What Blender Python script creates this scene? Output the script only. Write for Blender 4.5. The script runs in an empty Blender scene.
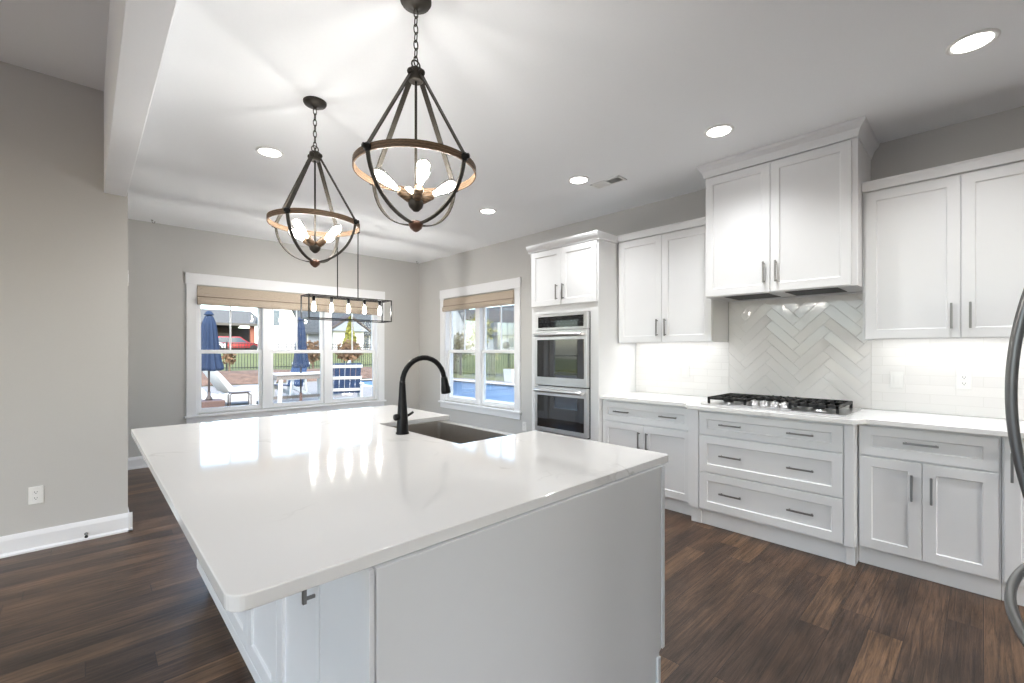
import bpy, bmesh, math, random
from mathutils import Vector, Matrix
random.seed(7)
SC = bpy.context.scene
C = SC.collection
PI = math.pi

# ------------------------------------------------------------------ camera
H = 1.35                                   # eye height
cam_d = bpy.data.cameras.new('camera')
cam = bpy.data.objects.new('camera', cam_d)
C.objects.link(cam)
cam_d.sensor_width = 36.0
cam_d.lens = 448.0 / 1024.0 * 36.0
cam_d.shift_y = (350.6 - 341.5) / 1024.0
cam_d.clip_start = 0.05
cam_d.clip_end = 400
cam.location = (0, 0, H)
AX = math.atan2(471.5, 448.0)
cam.rotation_euler = (PI / 2, 0, AX - PI / 2)
SC.camera = cam

# ------------------------------------------------------------------ world, sun, exposure
SC.view_settings.view_transform = 'Standard'
SC.view_settings.look = 'None'
SC.view_settings.gamma = 1.0
SC.view_settings.use_curve_mapping = False
SC.view_settings.exposure = 0.60
SC.cycles.use_denoising = True
SC.cycles.diffuse_bounces = 6
SC.cycles.glossy_bounces = 6
SC.cycles.transparent_max_bounces = 16
SC.cycles.max_bounces = 12
SC.cycles.sample_clamp_indirect = 6.0
SC.cycles.caustics_reflective = False
SC.cycles.caustics_refractive = False

world = bpy.data.worlds.new('world')
SC.world = world
world.use_nodes = True
wn = world.node_tree
wn.nodes.clear()
w_out = wn.nodes.new('ShaderNodeOutputWorld')
w_bg = wn.nodes.new('ShaderNodeBackground')
w_sky = wn.nodes.new('ShaderNodeTexSky')
w_sky.sky_type = 'NISHITA'
w_sky.sun_disc = False
w_sky.sun_elevation = math.radians(42)
w_sky.sun_rotation = math.radians(200)
w_sky.air_density = 1.0
w_sky.dust_density = 2.0
w_bg.inputs['Strength'].default_value = 0.75
wn.links.new(w_sky.outputs[0], w_bg.inputs[0])
wn.links.new(w_bg.outputs[0], w_out.inputs[0])

sun_d = bpy.data.lights.new('sun', 'SUN')
sun_d.energy = 1.35
sun_d.angle = math.radians(0.6)
sun_d.color = (1.0, 0.95, 0.87)
sun = bpy.data.objects.new('sun', sun_d)
C.objects.link(sun)
sun.location = (-10, -20, 25)
sun.rotation_euler = Vector((0.60, 0.66, -0.72)).to_track_quat('-Z', 'Y').to_euler()

CAN_W, BULB_L, LIN_L, UNDER_W = 50.0, 82.0, 215.0, 0.36    # lamps of the room; cans include the unseen added ones


# ------------------------------------------------------------------ materials
def lin(c):
    return tuple(((v / 255.0) / 12.92 if v / 255.0 <= 0.04045 else (((v / 255.0) + 0.055) / 1.055) ** 2.4) for v in c)


def mat(name, rgb, rough=0.5, metal=0.0, noise=0.0, nscale=30.0, bump=0.0, spec=0.5, coat=0.0, stretch=None):
    m = bpy.data.materials.new(name)
    m.use_nodes = True
    nt = m.node_tree
    b = nt.nodes['Principled BSDF']
    col = lin(rgb) + (1.0,)
    b.inputs['Base Color'].default_value = col
    b.inputs['Roughness'].default_value = rough
    b.inputs['Metallic'].default_value = metal
    b.inputs['Specular IOR Level'].default_value = spec
    b.inputs['Coat Weight'].default_value = coat
    if noise or bump:
        tc = nt.nodes.new('ShaderNodeTexCoord')
        mp = nt.nodes.new('ShaderNodeMapping')
        if stretch:
            mp.inputs['Scale'].default_value = stretch
        nz = nt.nodes.new('ShaderNodeTexNoise')
        nz.inputs['Scale'].default_value = nscale
        nz.inputs['Detail'].default_value = 4
        nt.links.new(tc.outputs['Object'], mp.inputs[0])
        nt.links.new(mp.outputs[0], nz.inputs['Vector'])
        if noise:
            mx = nt.nodes.new('ShaderNodeMix')
            mx.data_type = 'RGBA'
            mx.inputs[6].default_value = tuple(c * (1 - noise) for c in col[:3]) + (1,)
            mx.inputs[7].default_value = tuple(min(1, c * (1 + noise)) for c in col[:3]) + (1,)
            nt.links.new(nz.outputs['Fac'], mx.inputs[0])
            nt.links.new(mx.outputs[2], b.inputs['Base Color'])
        if bump:
            bp = nt.nodes.new('ShaderNodeBump')
            bp.inputs['Strength'].default_value = bump
            bp.inputs['Distance'].default_value = 0.01
            nt.links.new(nz.outputs['Fac'], bp.inputs['Height'])
            nt.links.new(bp.outputs[0], b.inputs['Normal'])
    return m


def emit(name, rgb, strength):
    m = bpy.data.materials.new(name)
    m.use_nodes = True
    nt = m.node_tree
    b = nt.nodes['Principled BSDF']
    b.inputs['Base Color'].default_value = rgb + (1,)
    b.inputs['Emission Color'].default_value = rgb + (1,)
    b.inputs['Emission Strength'].default_value = strength
    return m


def glass_mat(name, tint=(1, 1, 1), gloss=0.5):
    m = bpy.data.materials.new(name)
    m.use_nodes = True
    nt = m.node_tree
    nt.nodes.clear()
    o = nt.nodes.new('ShaderNodeOutputMaterial')
    t = nt.nodes.new('ShaderNodeBsdfTransparent')
    t.inputs[0].default_value = tint + (1,)
    g = nt.nodes.new('ShaderNodeBsdfGlossy')
    g.inputs['Roughness'].default_value = 0.02
    f = nt.nodes.new('ShaderNodeFresnel')
    f.inputs[0].default_value = 1.45
    mu = nt.nodes.new('ShaderNodeMath')
    mu.operation = 'MULTIPLY'
    mu.inputs[1].default_value = gloss
    mx = nt.nodes.new('ShaderNodeMixShader')
    nt.links.new(f.outputs[0], mu.inputs[0])
    nt.links.new(mu.outputs[0], mx.inputs[0])
    nt.links.new(t.outputs[0], mx.inputs[1])
    nt.links.new(g.outputs[0], mx.inputs[2])
    nt.links.new(mx.outputs[0], o.inputs[0])
    return m


def floor_mat():
    m = bpy.data.materials.new('plank_floor')
    m.use_nodes = True
    nt = m.node_tree
    N, L = nt.nodes.new, nt.links.new
    b = nt.nodes['Principled BSDF']
    tc = N('ShaderNodeTexCoord')
    RH = 0.128
    sp = N('ShaderNodeSeparateXYZ')
    L(tc.outputs['Object'], sp.inputs[0])
    dv = N('ShaderNodeMath')
    dv.operation = 'DIVIDE'
    dv.inputs[1].default_value = RH
    L(sp.outputs['Y'], dv.inputs[0])
    fl = N('ShaderNodeMath')
    fl.operation = 'FLOOR'
    L(dv.outputs[0], fl.inputs[0])
    wn_ = N('ShaderNodeTexWhiteNoise')
    wn_.noise_dimensions = '1D'
    L(fl.outputs[0], wn_.inputs['W'])
    ml = N('ShaderNodeMath')
    ml.operation = 'MULTIPLY_ADD'
    ml.inputs[1].default_value = 1.3
    L(wn_.outputs['Value'], ml.inputs[0])
    L(sp.outputs['X'], ml.inputs[2])
    cv = N('ShaderNodeCombineXYZ')
    L(ml.outputs[0], cv.inputs['X'])
    L(sp.outputs['Y'], cv.inputs['Y'])
    br = N('ShaderNodeTexBrick')
    br.offset = 0.0
    br.inputs['Color1'].default_value = (0, 0, 0, 1)
    br.inputs['Color2'].default_value = (1, 1, 1, 1)
    br.inputs['Mortar'].default_value = (0.5, 0.5, 0.5, 1)
    br.inputs['Scale'].default_value = 1.0
    br.inputs['Mortar Size'].default_value = 0.0014
    br.inputs['Mortar Smooth'].default_value = 0.1
    br.inputs['Brick Width'].default_value = 1.3
    br.inputs['Row Height'].default_value = RH
    L(cv.outputs[0], br.inputs['Vector'])
    ramp = N('ShaderNodeValToRGB')
    e = ramp.color_ramp.elements
    e[0].position = 0.0
    e[0].color = lin((56, 41, 32)) + (1,)
    e[1].position = 1.0
    e[1].color = lin((108, 81, 58)) + (1,)
    for p, c in ((0.25, (82, 62, 47)), (0.5, (68, 51, 40)), (0.75, (92, 70, 52))):
        k = e.new(p)
        k.color = lin(c) + (1,)
    L(br.outputs['Color'], ramp.inputs[0])
    # grain along the plank (x)
    mp = N('ShaderNodeMapping')
    mp.inputs['Scale'].default_value = (1.7, 42, 1)
    add = N('ShaderNodeVectorMath')
    add.operation = 'ADD'
    sc = N('ShaderNodeVectorMath')
    sc.operation = 'SCALE'
    sc.inputs['Scale'].default_value = 37.0
    L(br.outputs['Color'], sc.inputs[0])
    L(tc.outputs['Object'], mp.inputs[0])
    L(mp.outputs[0], add.inputs[0])
    L(sc.outputs[0], add.inputs[1])
    n1 = N('ShaderNodeTexNoise')
    n1.inputs['Scale'].default_value = 1.6
    n1.inputs['Detail'].default_value = 8
    n1.inputs['Roughness'].default_value = 0.78
    n1.inputs['Distortion'].default_value = 0.7
    L(add.outputs[0], n1.inputs['Vector'])
    mp2 = N('ShaderNodeMapping')
    mp2.inputs['Scale'].default_value = (1.1, 3.2, 1)
    L(tc.outputs['Object'], mp2.inputs[0])
    n2 = N('ShaderNodeTexNoise')
    n2.inputs['Scale'].default_value = 2.6
    n2.inputs['Detail'].default_value = 5
    L(mp2.outputs[0], n2.inputs['Vector'])
    r1 = N('ShaderNodeMapRange')
    r1.inputs[1].default_value = 0.36
    r1.inputs[2].default_value = 0.66
    r1.inputs[3].default_value = 0.32
    r1.inputs[4].default_value = 1.75
    L(n1.outputs['Fac'], r1.inputs[0])
    r2 = N('ShaderNodeMapRange')
    r2.inputs[1].default_value = 0.3
    r2.inputs[2].default_value = 0.7
    r2.inputs[3].default_value = 0.6
    r2.inputs[4].default_value = 1.45
    L(n2.outputs['Fac'], r2.inputs[0])
    mm = N('ShaderNodeMath')
    mm.operation = 'MULTIPLY'
    L(r1.outputs[0], mm.inputs[0])
    L(r2.outputs[0], mm.inputs[1])
    vm = N('ShaderNodeVectorMath')
    vm.operation = 'SCALE'
    L(ramp.outputs[0], vm.inputs[0])
    L(mm.outputs[0], vm.inputs['Scale'])
    mort = N('ShaderNodeMix')
    mort.data_type = 'RGBA'
    mort.inputs[7].default_value = lin((38, 28, 23)) + (1,)
    L(br.outputs['Fac'], mort.inputs[0])
    L(vm.outputs[0], mort.inputs[6])
    L(mort.outputs[2], b.inputs['Base Color'])
    b.inputs['Roughness'].default_value = 0.38
    b.inputs['Specular IOR Level'].default_value = 0.4
    bp = N('ShaderNodeBump')
    bp.inputs['Strength'].default_value = 0.25
    bp.inputs['Distance'].default_value = 0.004
    ad = N('ShaderNodeMath')
    ad.operation = 'SUBTRACT'
    L(n1.outputs['Fac'], ad.inputs[0])
    L(br.outputs['Fac'], ad.inputs[1])
    L(ad.outputs[0], bp.inputs['Height'])
    L(bp.outputs[0], b.inputs['Normal'])
    return m


def quartz_mat():
    m = bpy.data.materials.new('white_quartz')
    m.use_nodes = True
    nt = m.node_tree
    N, L = nt.nodes.new, nt.links.new
    b = nt.nodes['Principled BSDF']
    tc = N('ShaderNodeTexCoord')
    n0 = N('ShaderNodeTexNoise')
    n0.inputs['Scale'].default_value = 1.5
    n0.inputs['Detail'].default_value = 5
    n0.inputs['Distortion'].default_value = 1.4
    L(tc.outputs['Object'], n0.inputs['Vector'])
    sb = N('ShaderNodeMath')
    sb.operation = 'SUBTRACT'
    sb.inputs[1].default_value = 0.5
    ab = N('ShaderNodeMath')
    ab.operation = 'ABSOLUTE'
    L(n0.outputs['Fac'], sb.inputs[0])
    L(sb.outputs[0], ab.inputs[0])
    rg = N('ShaderNodeMapRange')
    rg.inputs[1].default_value = 0.0
    rg.inputs[2].default_value = 0.014
    rg.inputs[3].default_value = 0.6
    rg.inputs[4].default_value = 0.0
    L(ab.outputs[0], rg.inputs[0])
    n1 = N('ShaderNodeTexNoise')
    n1.inputs['Scale'].default_value = 2.2
    L(tc.outputs['Object'], n1.inputs['Vector'])
    r3 = N('ShaderNodeMapRange')
    r3.inputs[1].default_value = 0.52
    r3.inputs[2].default_value = 0.7
    L(n1.outputs['Fac'], r3.inputs[0])
    mu = N('ShaderNodeMath')
    mu.operation = 'MULTIPLY'
    L(rg.outputs[0], mu.inputs[0])
    L(r3.outputs[0], mu.inputs[1])
    mx = N('ShaderNodeMix')
    mx.data_type = 'RGBA'
    mx.inputs[6].default_value = lin((238, 237, 235)) + (1,)
    mx.inputs[7].default_value = lin((188, 186, 182)) + (1,)
    L(mu.outputs[0], mx.inputs[0])
    L(mx.outputs[2], b.inputs['Base Color'])
    b.inputs['Roughness'].default_value = 0.07
    b.inputs['Specular IOR Level'].default_value = 0.55
    return m


def tile_mat():
    m = bpy.data.materials.new('subway_tile')
    m.use_nodes = True
    nt = m.node_tree
    N, L = nt.nodes.new, nt.links.new
    b = nt.nodes['Principled BSDF']
    tc = N('ShaderNodeTexCoord')
    sx = N('ShaderNodeSeparateXYZ')
    cx = N('ShaderNodeCombineXYZ')
    L(tc.outputs['Object'], sx.inputs[0])
    L(sx.outputs['Y'], cx.inputs['X'])
    L(sx.outputs['Z'], cx.inputs['Y'])
    br = N('ShaderNodeTexBrick')
    br.inputs['Color1'].default_value = lin((232, 231, 229)) + (1,)
    br.inputs['Color2'].default_value = lin((238, 237, 235)) + (1,)
    br.inputs['Mortar'].default_value = lin((226, 225, 222)) + (1,)
    br.inputs['Scale'].default_value = 1.0
    br.inputs['Mortar Size'].default_value = 0.0018
    br.inputs['Brick Width'].default_value = 0.25
    br.inputs['Row Height'].default_value = 0.0635
    L(cx.outputs[0], br.inputs['Vector'])
    L(br.outputs['Color'], b.inputs['Base Color'])
    b.inputs['Roughness'].default_value = 0.16
    bp = N('ShaderNodeBump')
    bp.invert = True
    bp.inputs['Strength'].default_value = 0.25
    bp.inputs['Distance'].default_value = 0.002
    L(br.outputs['Fac'], bp.inputs['Height'])
    L(bp.outputs[0], b.inputs['Normal'])
    return m


def stripe_mat(name, ca, cb, axis, scale, rough=0.8, distort=1.5, bump=0.3):
    """fine streaks of two colours (woven grass, roofing)"""
    m = bpy.data.materials.new(name)
    m.use_nodes = True
    nt = m.node_tree
    N, L = nt.nodes.new, nt.links.new
    b = nt.nodes['Principled BSDF']
    tc = N('ShaderNodeTexCoord')
    wv = N('ShaderNodeTexWave')
    wv.bands_direction = axis
    wv.inputs['Scale'].default_value = scale
    wv.inputs['Distortion'].default_value = distort
    wv.inputs['Detail'].default_value = 3
    wv.inputs['Detail Scale'].default_value = 2.5
    L(tc.outputs['Object'], wv.inputs['Vector'])
    mx = N('ShaderNodeMix')
    mx.data_type = 'RGBA'
    mx.inputs[6].default_value = lin(ca) + (1,)
    mx.inputs[7].default_value = lin(cb) + (1,)
    L(wv.outputs['Fac'], mx.inputs[0])
    L(mx.outputs[2], b.inputs['Base Color'])
    b.inputs['Roughness'].default_value = rough
    bp = N('ShaderNodeBump')
    bp.inputs['Strength'].default_value = bump
    bp.inputs['Distance'].default_value = 0.004
    L(wv.outputs['Fac'], bp.inputs['Height'])
    L(bp.outputs[0], b.inputs['Normal'])
    return m


M = {}
M['wall'] = mat('greige_wall_paint', (197, 196, 193), 0.75, noise=0.015, nscale=60)
M['ceil'] = mat('ceiling_paint', (244, 246, 248), 0.8, noise=0.01, nscale=60)
M['trim'] = mat('white_trim_paint', (236, 237, 239), 0.35, noise=0.008, nscale=20)
M['cab'] = mat('white_cabinet_paint', (229, 230, 231), 0.32, noise=0.008, nscale=15)
M['floor'] = floor_mat()
M['quartz'] = quartz_mat()
M['tile'] = tile_mat()
M['glaze'] = mat('glazed_tile', (232, 231, 229), 0.09, noise=0.02, nscale=8, bump=0.15)
M['grout'] = mat('grout', (228, 227, 224), 0.8, noise=0.02)
M['steel'] = mat('brushed_steel', (222, 222, 223), 0.28, 1.0, noise=0.05, nscale=40, stretch=(1, 1, 14))
M['steel_dark'] = mat('sink_steel', (176, 170, 162), 0.42, 0.75, noise=0.05, nscale=40, stretch=(14, 1, 1))
M['black_glass'] = mat('oven_glass', (12, 12, 14), 0.03, noise=0.05)
M['oven_window'] = mat('oven_window_glass', (40, 42, 44), 0.03, noise=0.05)
for _k in ('black_glass', 'oven_window'):
    M[_k].node_tree.nodes['Principled BSDF'].inputs['IOR'].default_value = 2.0
M['black'] = mat('matte_black_metal', (26, 26, 27), 0.38, 0.6, noise=0.05)
M['iron'] = mat('cast_iron', (28, 28, 28), 0.5, 0.3, noise=0.1, bump=0.1)
M['fridge_handle'] = mat('dark_steel_handle', (118, 118, 118), 0.3, 1.0, noise=0.05)
M['nickel'] = mat('brushed_nickel', (138, 136, 134), 0.34, 1.0, noise=0.05)
M['bronze'] = mat('aged_bronze', (58, 54, 48), 0.5, 0.6, noise=0.15, nscale=18)
M['wood_band'] = stripe_mat('weathered_oak_band', (84, 66, 50), (122, 98, 74), 'Z', 30, 0.55, 4, 0.1)
M['copper'] = mat('copper_wood_finial', (86, 58, 44), 0.4, 0.3, noise=0.15)
M['bulb'] = emit('bulb_filament_glow', (1.0, 0.98, 0.95), BULB_L)
M['bulb_lin'] = emit('bulb_filament_glow_small', (1.0, 0.975, 0.945), LIN_L)
M['envelope'] = glass_mat('bulb_glass', (1, 0.99, 0.97), 0.7)
M['diffuser'] = emit('lamp_diffuser', (1.0, 0.97, 0.92), 8.0)
M['strip'] = emit('strip_diffuser', (0.98, 0.99, 1.0), 0.8)
M['glass'] = glass_mat('window_glass', (0.97, 0.985, 0.98), 0.5)
M['shade'] = stripe_mat('woven_grass_shade', (166, 150, 132), (212, 199, 182), 'Z', 30, 0.85, 5, 0.5)
M['vinyl'] = mat('white_vinyl', (240, 241, 242), 0.3, noise=0.008)
M['plastic'] = mat('white_plastic', (238, 238, 236), 0.35, noise=0.008)
M['dark'] = mat('dark_slot', (30, 30, 30), 0.6, noise=0.05)
M['rubber'] = mat('black_rubber', (22, 22, 22), 0.7, noise=0.05)
M['oven_display'] = mat('oven_touch_display', (12, 12, 14), 0.05)
_nt = M['oven_display'].node_tree
_tc = _nt.nodes.new('ShaderNodeTexCoord')
_sx = _nt.nodes.new('ShaderNodeSeparateXYZ')
_cx = _nt.nodes.new('ShaderNodeCombineXYZ')
_br = _nt.nodes.new('ShaderNodeTexBrick')
_br.inputs['Color1'].default_value = (.07, .075, .08, 1)
_br.inputs['Color2'].default_value = (.02, .02, .022, 1)
_br.inputs['Mortar'].default_value = (.004, .004, .005, 1)
_br.inputs['Scale'].default_value = 1.0
_br.inputs['Mortar Size'].default_value = .0115
_br.inputs['Brick Width'].default_value = .042
_br.inputs['Row Height'].default_value = .029
_nt.links.new(_tc.outputs['Object'], _sx.inputs[0])
_nt.links.new(_sx.outputs['Y'], _cx.inputs['X'])
_nt.links.new(_sx.outputs['Z'], _cx.inputs['Y'])
_nt.links.new(_cx.outputs[0], _br.inputs['Vector'])
_nt.links.new(_br.outputs['Color'], _nt.nodes['Principled BSDF'].inputs['Base Color'])
# outdoors
M['concrete'] = mat('pool_deck_concrete', (122, 117, 110), 0.85, noise=0.05, nscale=3, bump=0.1)
M['coping'] = mat('white_coping', (192, 189, 183), 0.7, noise=0.03, nscale=5)
M['water'] = mat('pool_water', (16, 78, 122), 0.3, noise=0.12, nscale=2.5, bump=0.25)
M['lawn'] = mat('lawn_grass', (88, 92, 42), 0.95, noise=0.25, nscale=1.2, bump=0.4)
M['mulch'] = mat('red_mulch', (98, 76, 60), 0.95, noise=0.75, nscale=3.5, bump=1.0)
M['hdpe_white'] = mat('white_outdoor_plastic', (184, 184, 180), 0.5, noise=0.02)
M['hdpe_blue'] = mat('navy_outdoor_plastic', (30, 50, 80), 0.5, noise=0.05)
M['canvas'] = mat('blue_canvas', (28, 44, 68), 0.9, noise=0.15, nscale=6)
M['hdpe_grey'] = mat('grey_table_plastic', (110, 104, 97), 0.6, noise=0.05)
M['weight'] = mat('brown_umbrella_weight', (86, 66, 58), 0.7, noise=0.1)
M['ext_metal'] = mat('black_iron_fence', (30, 30, 30), 0.5, 0.4, noise=0.05)
M['siding'] = stripe_mat('white_lap_siding', (178, 178, 176), (192, 192, 190), 'Z', 4.0, 0.7, 0, 0.2)
M['siding_grey'] = stripe_mat('pale_blue_siding', (112, 118, 126), (124, 130, 138), 'Z', 4.0, 0.7, 0, 0.2)
M['roof_grey'] = mat('charcoal_shingles', (60, 64, 66), 0.9, noise=0.15, nscale=6, bump=0.4)
M['roof_taupe'] = mat('grey_brown_shingles', (84, 82, 76), 0.9, noise=0.15, nscale=6, bump=0.4)
M['ext_dark'] = mat('dark_wood_porch', (66, 58, 54), 0.7, noise=0.15)
M['ext_glass'] = mat('dark_window_glass', (70, 82, 92), 0.08, noise=0.05)
M['brick'] = mat('rust_brick', (140, 92, 76), 0.9, noise=0.2, nscale=10)
M['car_red'] = mat('red_car_paint', (150, 40, 42), 0.2, noise=0.03, coat=0.5)
M['truck_white'] = mat('white_car_paint', (220, 222, 226), 0.2, noise=0.02, coat=0.5)
M['leaf_olive'] = mat('olive_leaves', (84, 80, 44), 0.9, noise=0.4, nscale=8)
M['leaf_green'] = mat('yellow_green_leaves', (112, 112, 46), 0.9, noise=0.35, nscale=8)
M['leaf_brown'] = mat('russet_leaves', (96, 74, 52), 0.9, noise=0.4, nscale=8)
M['bark'] = mat('bark', (92, 76, 62), 0.95, noise=0.2)


# ------------------------------------------------------------------ mesh builder
class MB:
    def __init__(s):
        s.bm = bmesh.new()

    def quadbox(s, vs, smooth=False):
        v = [s.bm.verts.new(p) for p in vs]
        for f in ((0, 3, 2, 1), (4, 5, 6, 7), (0, 1, 5, 4), (1, 2, 6, 5), (2, 3, 7, 6), (3, 0, 4, 7)):
            s.bm.faces.new([v[i] for i in f])
        return s

    def box(s, x0, x1, y0, y1, z0, z1):
        return s.quadbox([(x0, y0, z0), (x1, y0, z0), (x1, y1, z0), (x0, y1, z0),
                          (x0, y0, z1), (x1, y0, z1), (x1, y1, z1), (x0, y1, z1)])

    def bar(s, p0, p1, w, h, up=(0, 0, 1)):
        """rectangular bar from p0 to p1"""
        p0, p1 = Vector(p0), Vector(p1)
        d = (p1 - p0).normalized()
        u = Vector(up)
        if abs(d.dot(u)) > 0.98:
            u = Vector((1, 0, 0))
        a = d.cross(u).normalized() * (w / 2)
        b = a.cross(d).normalized() * (h / 2)
        return s.quadbox([p0 - a - b, p0 + a - b, p0 + a + b, p0 - a + b,
                          p1 - a - b, p1 + a - b, p1 + a + b, p1 - a + b])

    def tube(s, pts, r, seg=12, closed=False, cap=True):
        pts = [Vector(p) for p in pts]
        n = len(pts)
        rs = r if isinstance(r, (list, tuple)) else [r] * n
        rings = []
        ref = None
        for i, p in enumerate(pts):
            if closed:
                t = (pts[(i + 1) % n] - pts[i - 1]).normalized()
            else:
                t = (pts[min(i + 1, n - 1)] - pts[max(i - 1, 0)]).normalized()
            if ref is None:
                ref = Vector((0, 0, 1)) if abs(t.z) < 0.9 else Vector((1, 0, 0))
            a = (ref - t * ref.dot(t)).normalized()
            ref = a
            b = t.cross(a)
            rings.append([s.bm.verts.new(p + (a * math.cos(2 * PI * k / seg) + b * math.sin(2 * PI * k / seg)) * rs[i]) for k in range(seg)])
        m = n if closed else n - 1
        for i in range(m):
            A, B = rings[i], rings[(i + 1) % n]
            for k in range(seg):
                f = s.bm.faces.new((A[k], A[(k + 1) % seg], B[(k + 1) % seg], B[k]))
                f.smooth = True
        if not closed and cap:
            s.bm.faces.new(rings[0][::-1])
            s.bm.faces.new(rings[-1])
        return s

    def band(s, pts, w, t, normal_fn, closed=False):
        """flat strap following pts; normal_fn(p) gives the thickness direction"""
        pts = [Vector(p) for p in pts]
        n = len(pts)
        rings = []
        for i, p in enumerate(pts):
            if closed:
                d = (pts[(i + 1) % n] - pts[i - 1]).normalized()
            else:
                d = (pts[min(i + 1, n - 1)] - pts[max(i - 1, 0)]).normalized()
            nn = Vector(normal_fn(p))
            nn = (nn - d * nn.dot(d)).normalized()
            b = d.cross(nn).normalized()
            rings.append([s.bm.verts.new(p + nn * (t / 2 * sx) + b * (w / 2 * sy)) for sx, sy in ((-1, -1), (1, -1), (1, 1), (-1, 1))])
        m = n if closed else n - 1
        for i in range(m):
            A, B = rings[i], rings[(i + 1) % n]
            for k in range(4):
                s.bm.faces.new((A[k], A[(k + 1) % 4], B[(k + 1) % 4], B[k]))
        if not closed:
            s.bm.faces.new(rings[0][::-1])
            s.bm.faces.new(rings[-1])
        return s

    def lathe(s, o, prof, seg=24, axis=None, smooth=True):
        """prof: list of (radius, height) from o along axis"""
        o = Vector(o)
        ax = Vector(axis or (0, 0, 1)).normalized()
        q = Vector((0, 0, 1)).rotation_difference(ax)
        rings = []
        for r, z in prof:
            if r < 1e-6:
                rings.append([s.bm.verts.new(o + q @ Vector((0, 0, z)))])
            else:
                rings.append([s.bm.verts.new(o + q @ Vector((r * math.cos(2 * PI * k / seg), r * math.sin(2 * PI * k / seg), z))) for k in range(seg)])
        for A, B in zip(rings, rings[1:]):
            for k in range(seg):
                k2 = (k + 1) % seg
                if len(A) == 1 and len(B) == 1:
                    continue
                if len(A) == 1:
                    f = s.bm.faces.new((A[0], B[k2], B[k]))
                elif len(B) == 1:
                    f = s.bm.faces.new((A[k], A[k2], B[0]))
                else:
                    f = s.bm.faces.new((A[k], A[k2], B[k2], B[k]))
                f.smooth = smooth
        if len(rings[0]) > 1:
            s.bm.faces.new(rings[0][::-1])
        if len(rings[-1]) > 1:
            s.bm.faces.new(rings[-1])
        return s

    def prism(s, poly, z0, z1, axis='z'):
        """extrude a polygon; axis names the extrusion direction"""
        def P(a, b, c):
            return {'z': (a, b, c), 'y': (a, c, b), 'x': (c, a, b)}[axis]
        A = [s.bm.verts.new(P(a, b, z0)) for a, b in poly]
        B = [s.bm.verts.new(P(a, b, z1)) for a, b in poly]
        n = len(poly)
        s.bm.faces.new(A[::-1])
        s.bm.faces.new(B)
        for i in range(n):
            s.bm.faces.new((A[i], A[(i + 1) % n], B[(i + 1) % n], B[i]))
        return s

    def blob(s, c, r, seed=0, sub=2, rough=0.25, squash=1.0):
        st = bmesh.ops.create_icosphere(s.bm, subdivisions=sub, radius=1.0)
        rd = random.Random(seed)
        for v in st['verts']:
            k = r * (1 + rd.uniform(-rough, rough))
            v.co = Vector(c) + Vector((v.co.x * k, v.co.y * k, v.co.z * k * squash))
        return s

    def leaves(s, c, rx, rz, n, size, seed=0, cone=False):
        rd = random.Random(seed)
        for _ in range(n):
            if cone:
                t = rd.random() ** 1.4
                rr = rx * (1 - t) * rd.uniform(0.55, 1.0)
                a = rd.uniform(0, 2 * PI)
                p = Vector(c) + Vector((rr * math.cos(a), rr * math.sin(a), rz * (2 * t - 1)))
            else:
                d = Vector((rd.gauss(0, 1), rd.gauss(0, 1), rd.gauss(0, 1))).normalized()
                k = rd.uniform(0.35, 1.0)
                p = Vector(c) + Vector((d.x * rx * k, d.y * rx * k, d.z * rz * k))
            a = Vector((rd.gauss(0, 1), rd.gauss(0, 1), rd.gauss(0, 1))).normalized() * size
            b = a.cross(Vector((rd.gauss(0, 1), rd.gauss(0, 1), rd.gauss(0, 1)))).normalized() * size * 0.6
            s.bm.faces.new([s.bm.verts.new(p + q) for q in (-a, b, a, -b)])
        return s

    def build(s, name, m, parent=None, bevel=0.0, segs=2, origin=None):
        bmesh.ops.recalc_face_normals(s.bm, faces=s.bm.faces[:])
        if parent is not None:
            r = parent
            while r.parent:
                r = r.parent
            o = Vector(r.location)
        elif origin is not None:
            o = Vector(origin)
        else:
            xs = [v.co for v in s.bm.verts]
            o = Vector(((min(v.x for v in xs) + max(v.x for v in xs)) / 2, (min(v.y for v in xs) + max(v.y for v in xs)) / 2, min(v.z for v in xs)))
        for v in s.bm.verts:
            v.co -= o
        me = bpy.data.meshes.new(name)
        s.bm.to_mesh(me)
        s.bm.free()
        me.materials.append(m)
        ob = bpy.data.objects.new(name, me)
        C.objects.link(ob)
        if parent is not None:
            ob.parent = parent
        else:
            ob.location = o
        if bevel:
            b = ob.modifiers.new('bevel', 'BEVEL')
            b.width = bevel
            b.segments = segs
            b.limit_method = 'ANGLE'
            b.angle_limit = math.radians(40)
        return ob


def B(*a):
    return MB().box(*a)


def tag(o, label=None, cat=None, group=None, kind=None):
    if label:
        o['label'] = label
    if cat:
        o['category'] = cat
    if group:
        o['group'] = group
    if kind:
        o['kind'] = kind
    return o


def thing(name, label, cat, loc, group=None):
    o = bpy.data.objects.new(name, None)
    o.empty_display_size = 0.05
    C.objects.link(o)
    o.location = loc
    return tag(o, label, cat, group)


def struct(o):
    o['kind'] = 'structure'
    return o


def dup(root, loc, label, rotz=0.0):
    r = root.copy()
    C.objects.link(r)
    r.location = loc
    r.rotation_euler = (0, 0, rotz)
    r['label'] = label
    for ch in root.children:
        c = ch.copy()
        C.objects.link(c)
        c.parent = r
        for g in ch.children:
            d = g.copy()
            C.objects.link(d)
            d.parent = c
    return r


# ------------------------------------------------------------------ the room
WX, WY = 4.15, 6.68            # inner faces of the range wall and of the breakfast-nook wall
CZ, LZ = 2.844, 3.24           # kitchen and living-room ceilings
# openings
W1 = (0.985, 3.385, 0.575, 2.145)          # x0 x1 z0 z1 in the nook wall
W2 = (4.305, 5.925, 0.565, 2.160)          # y0 y1 z0 z1 in the range wall

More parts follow.
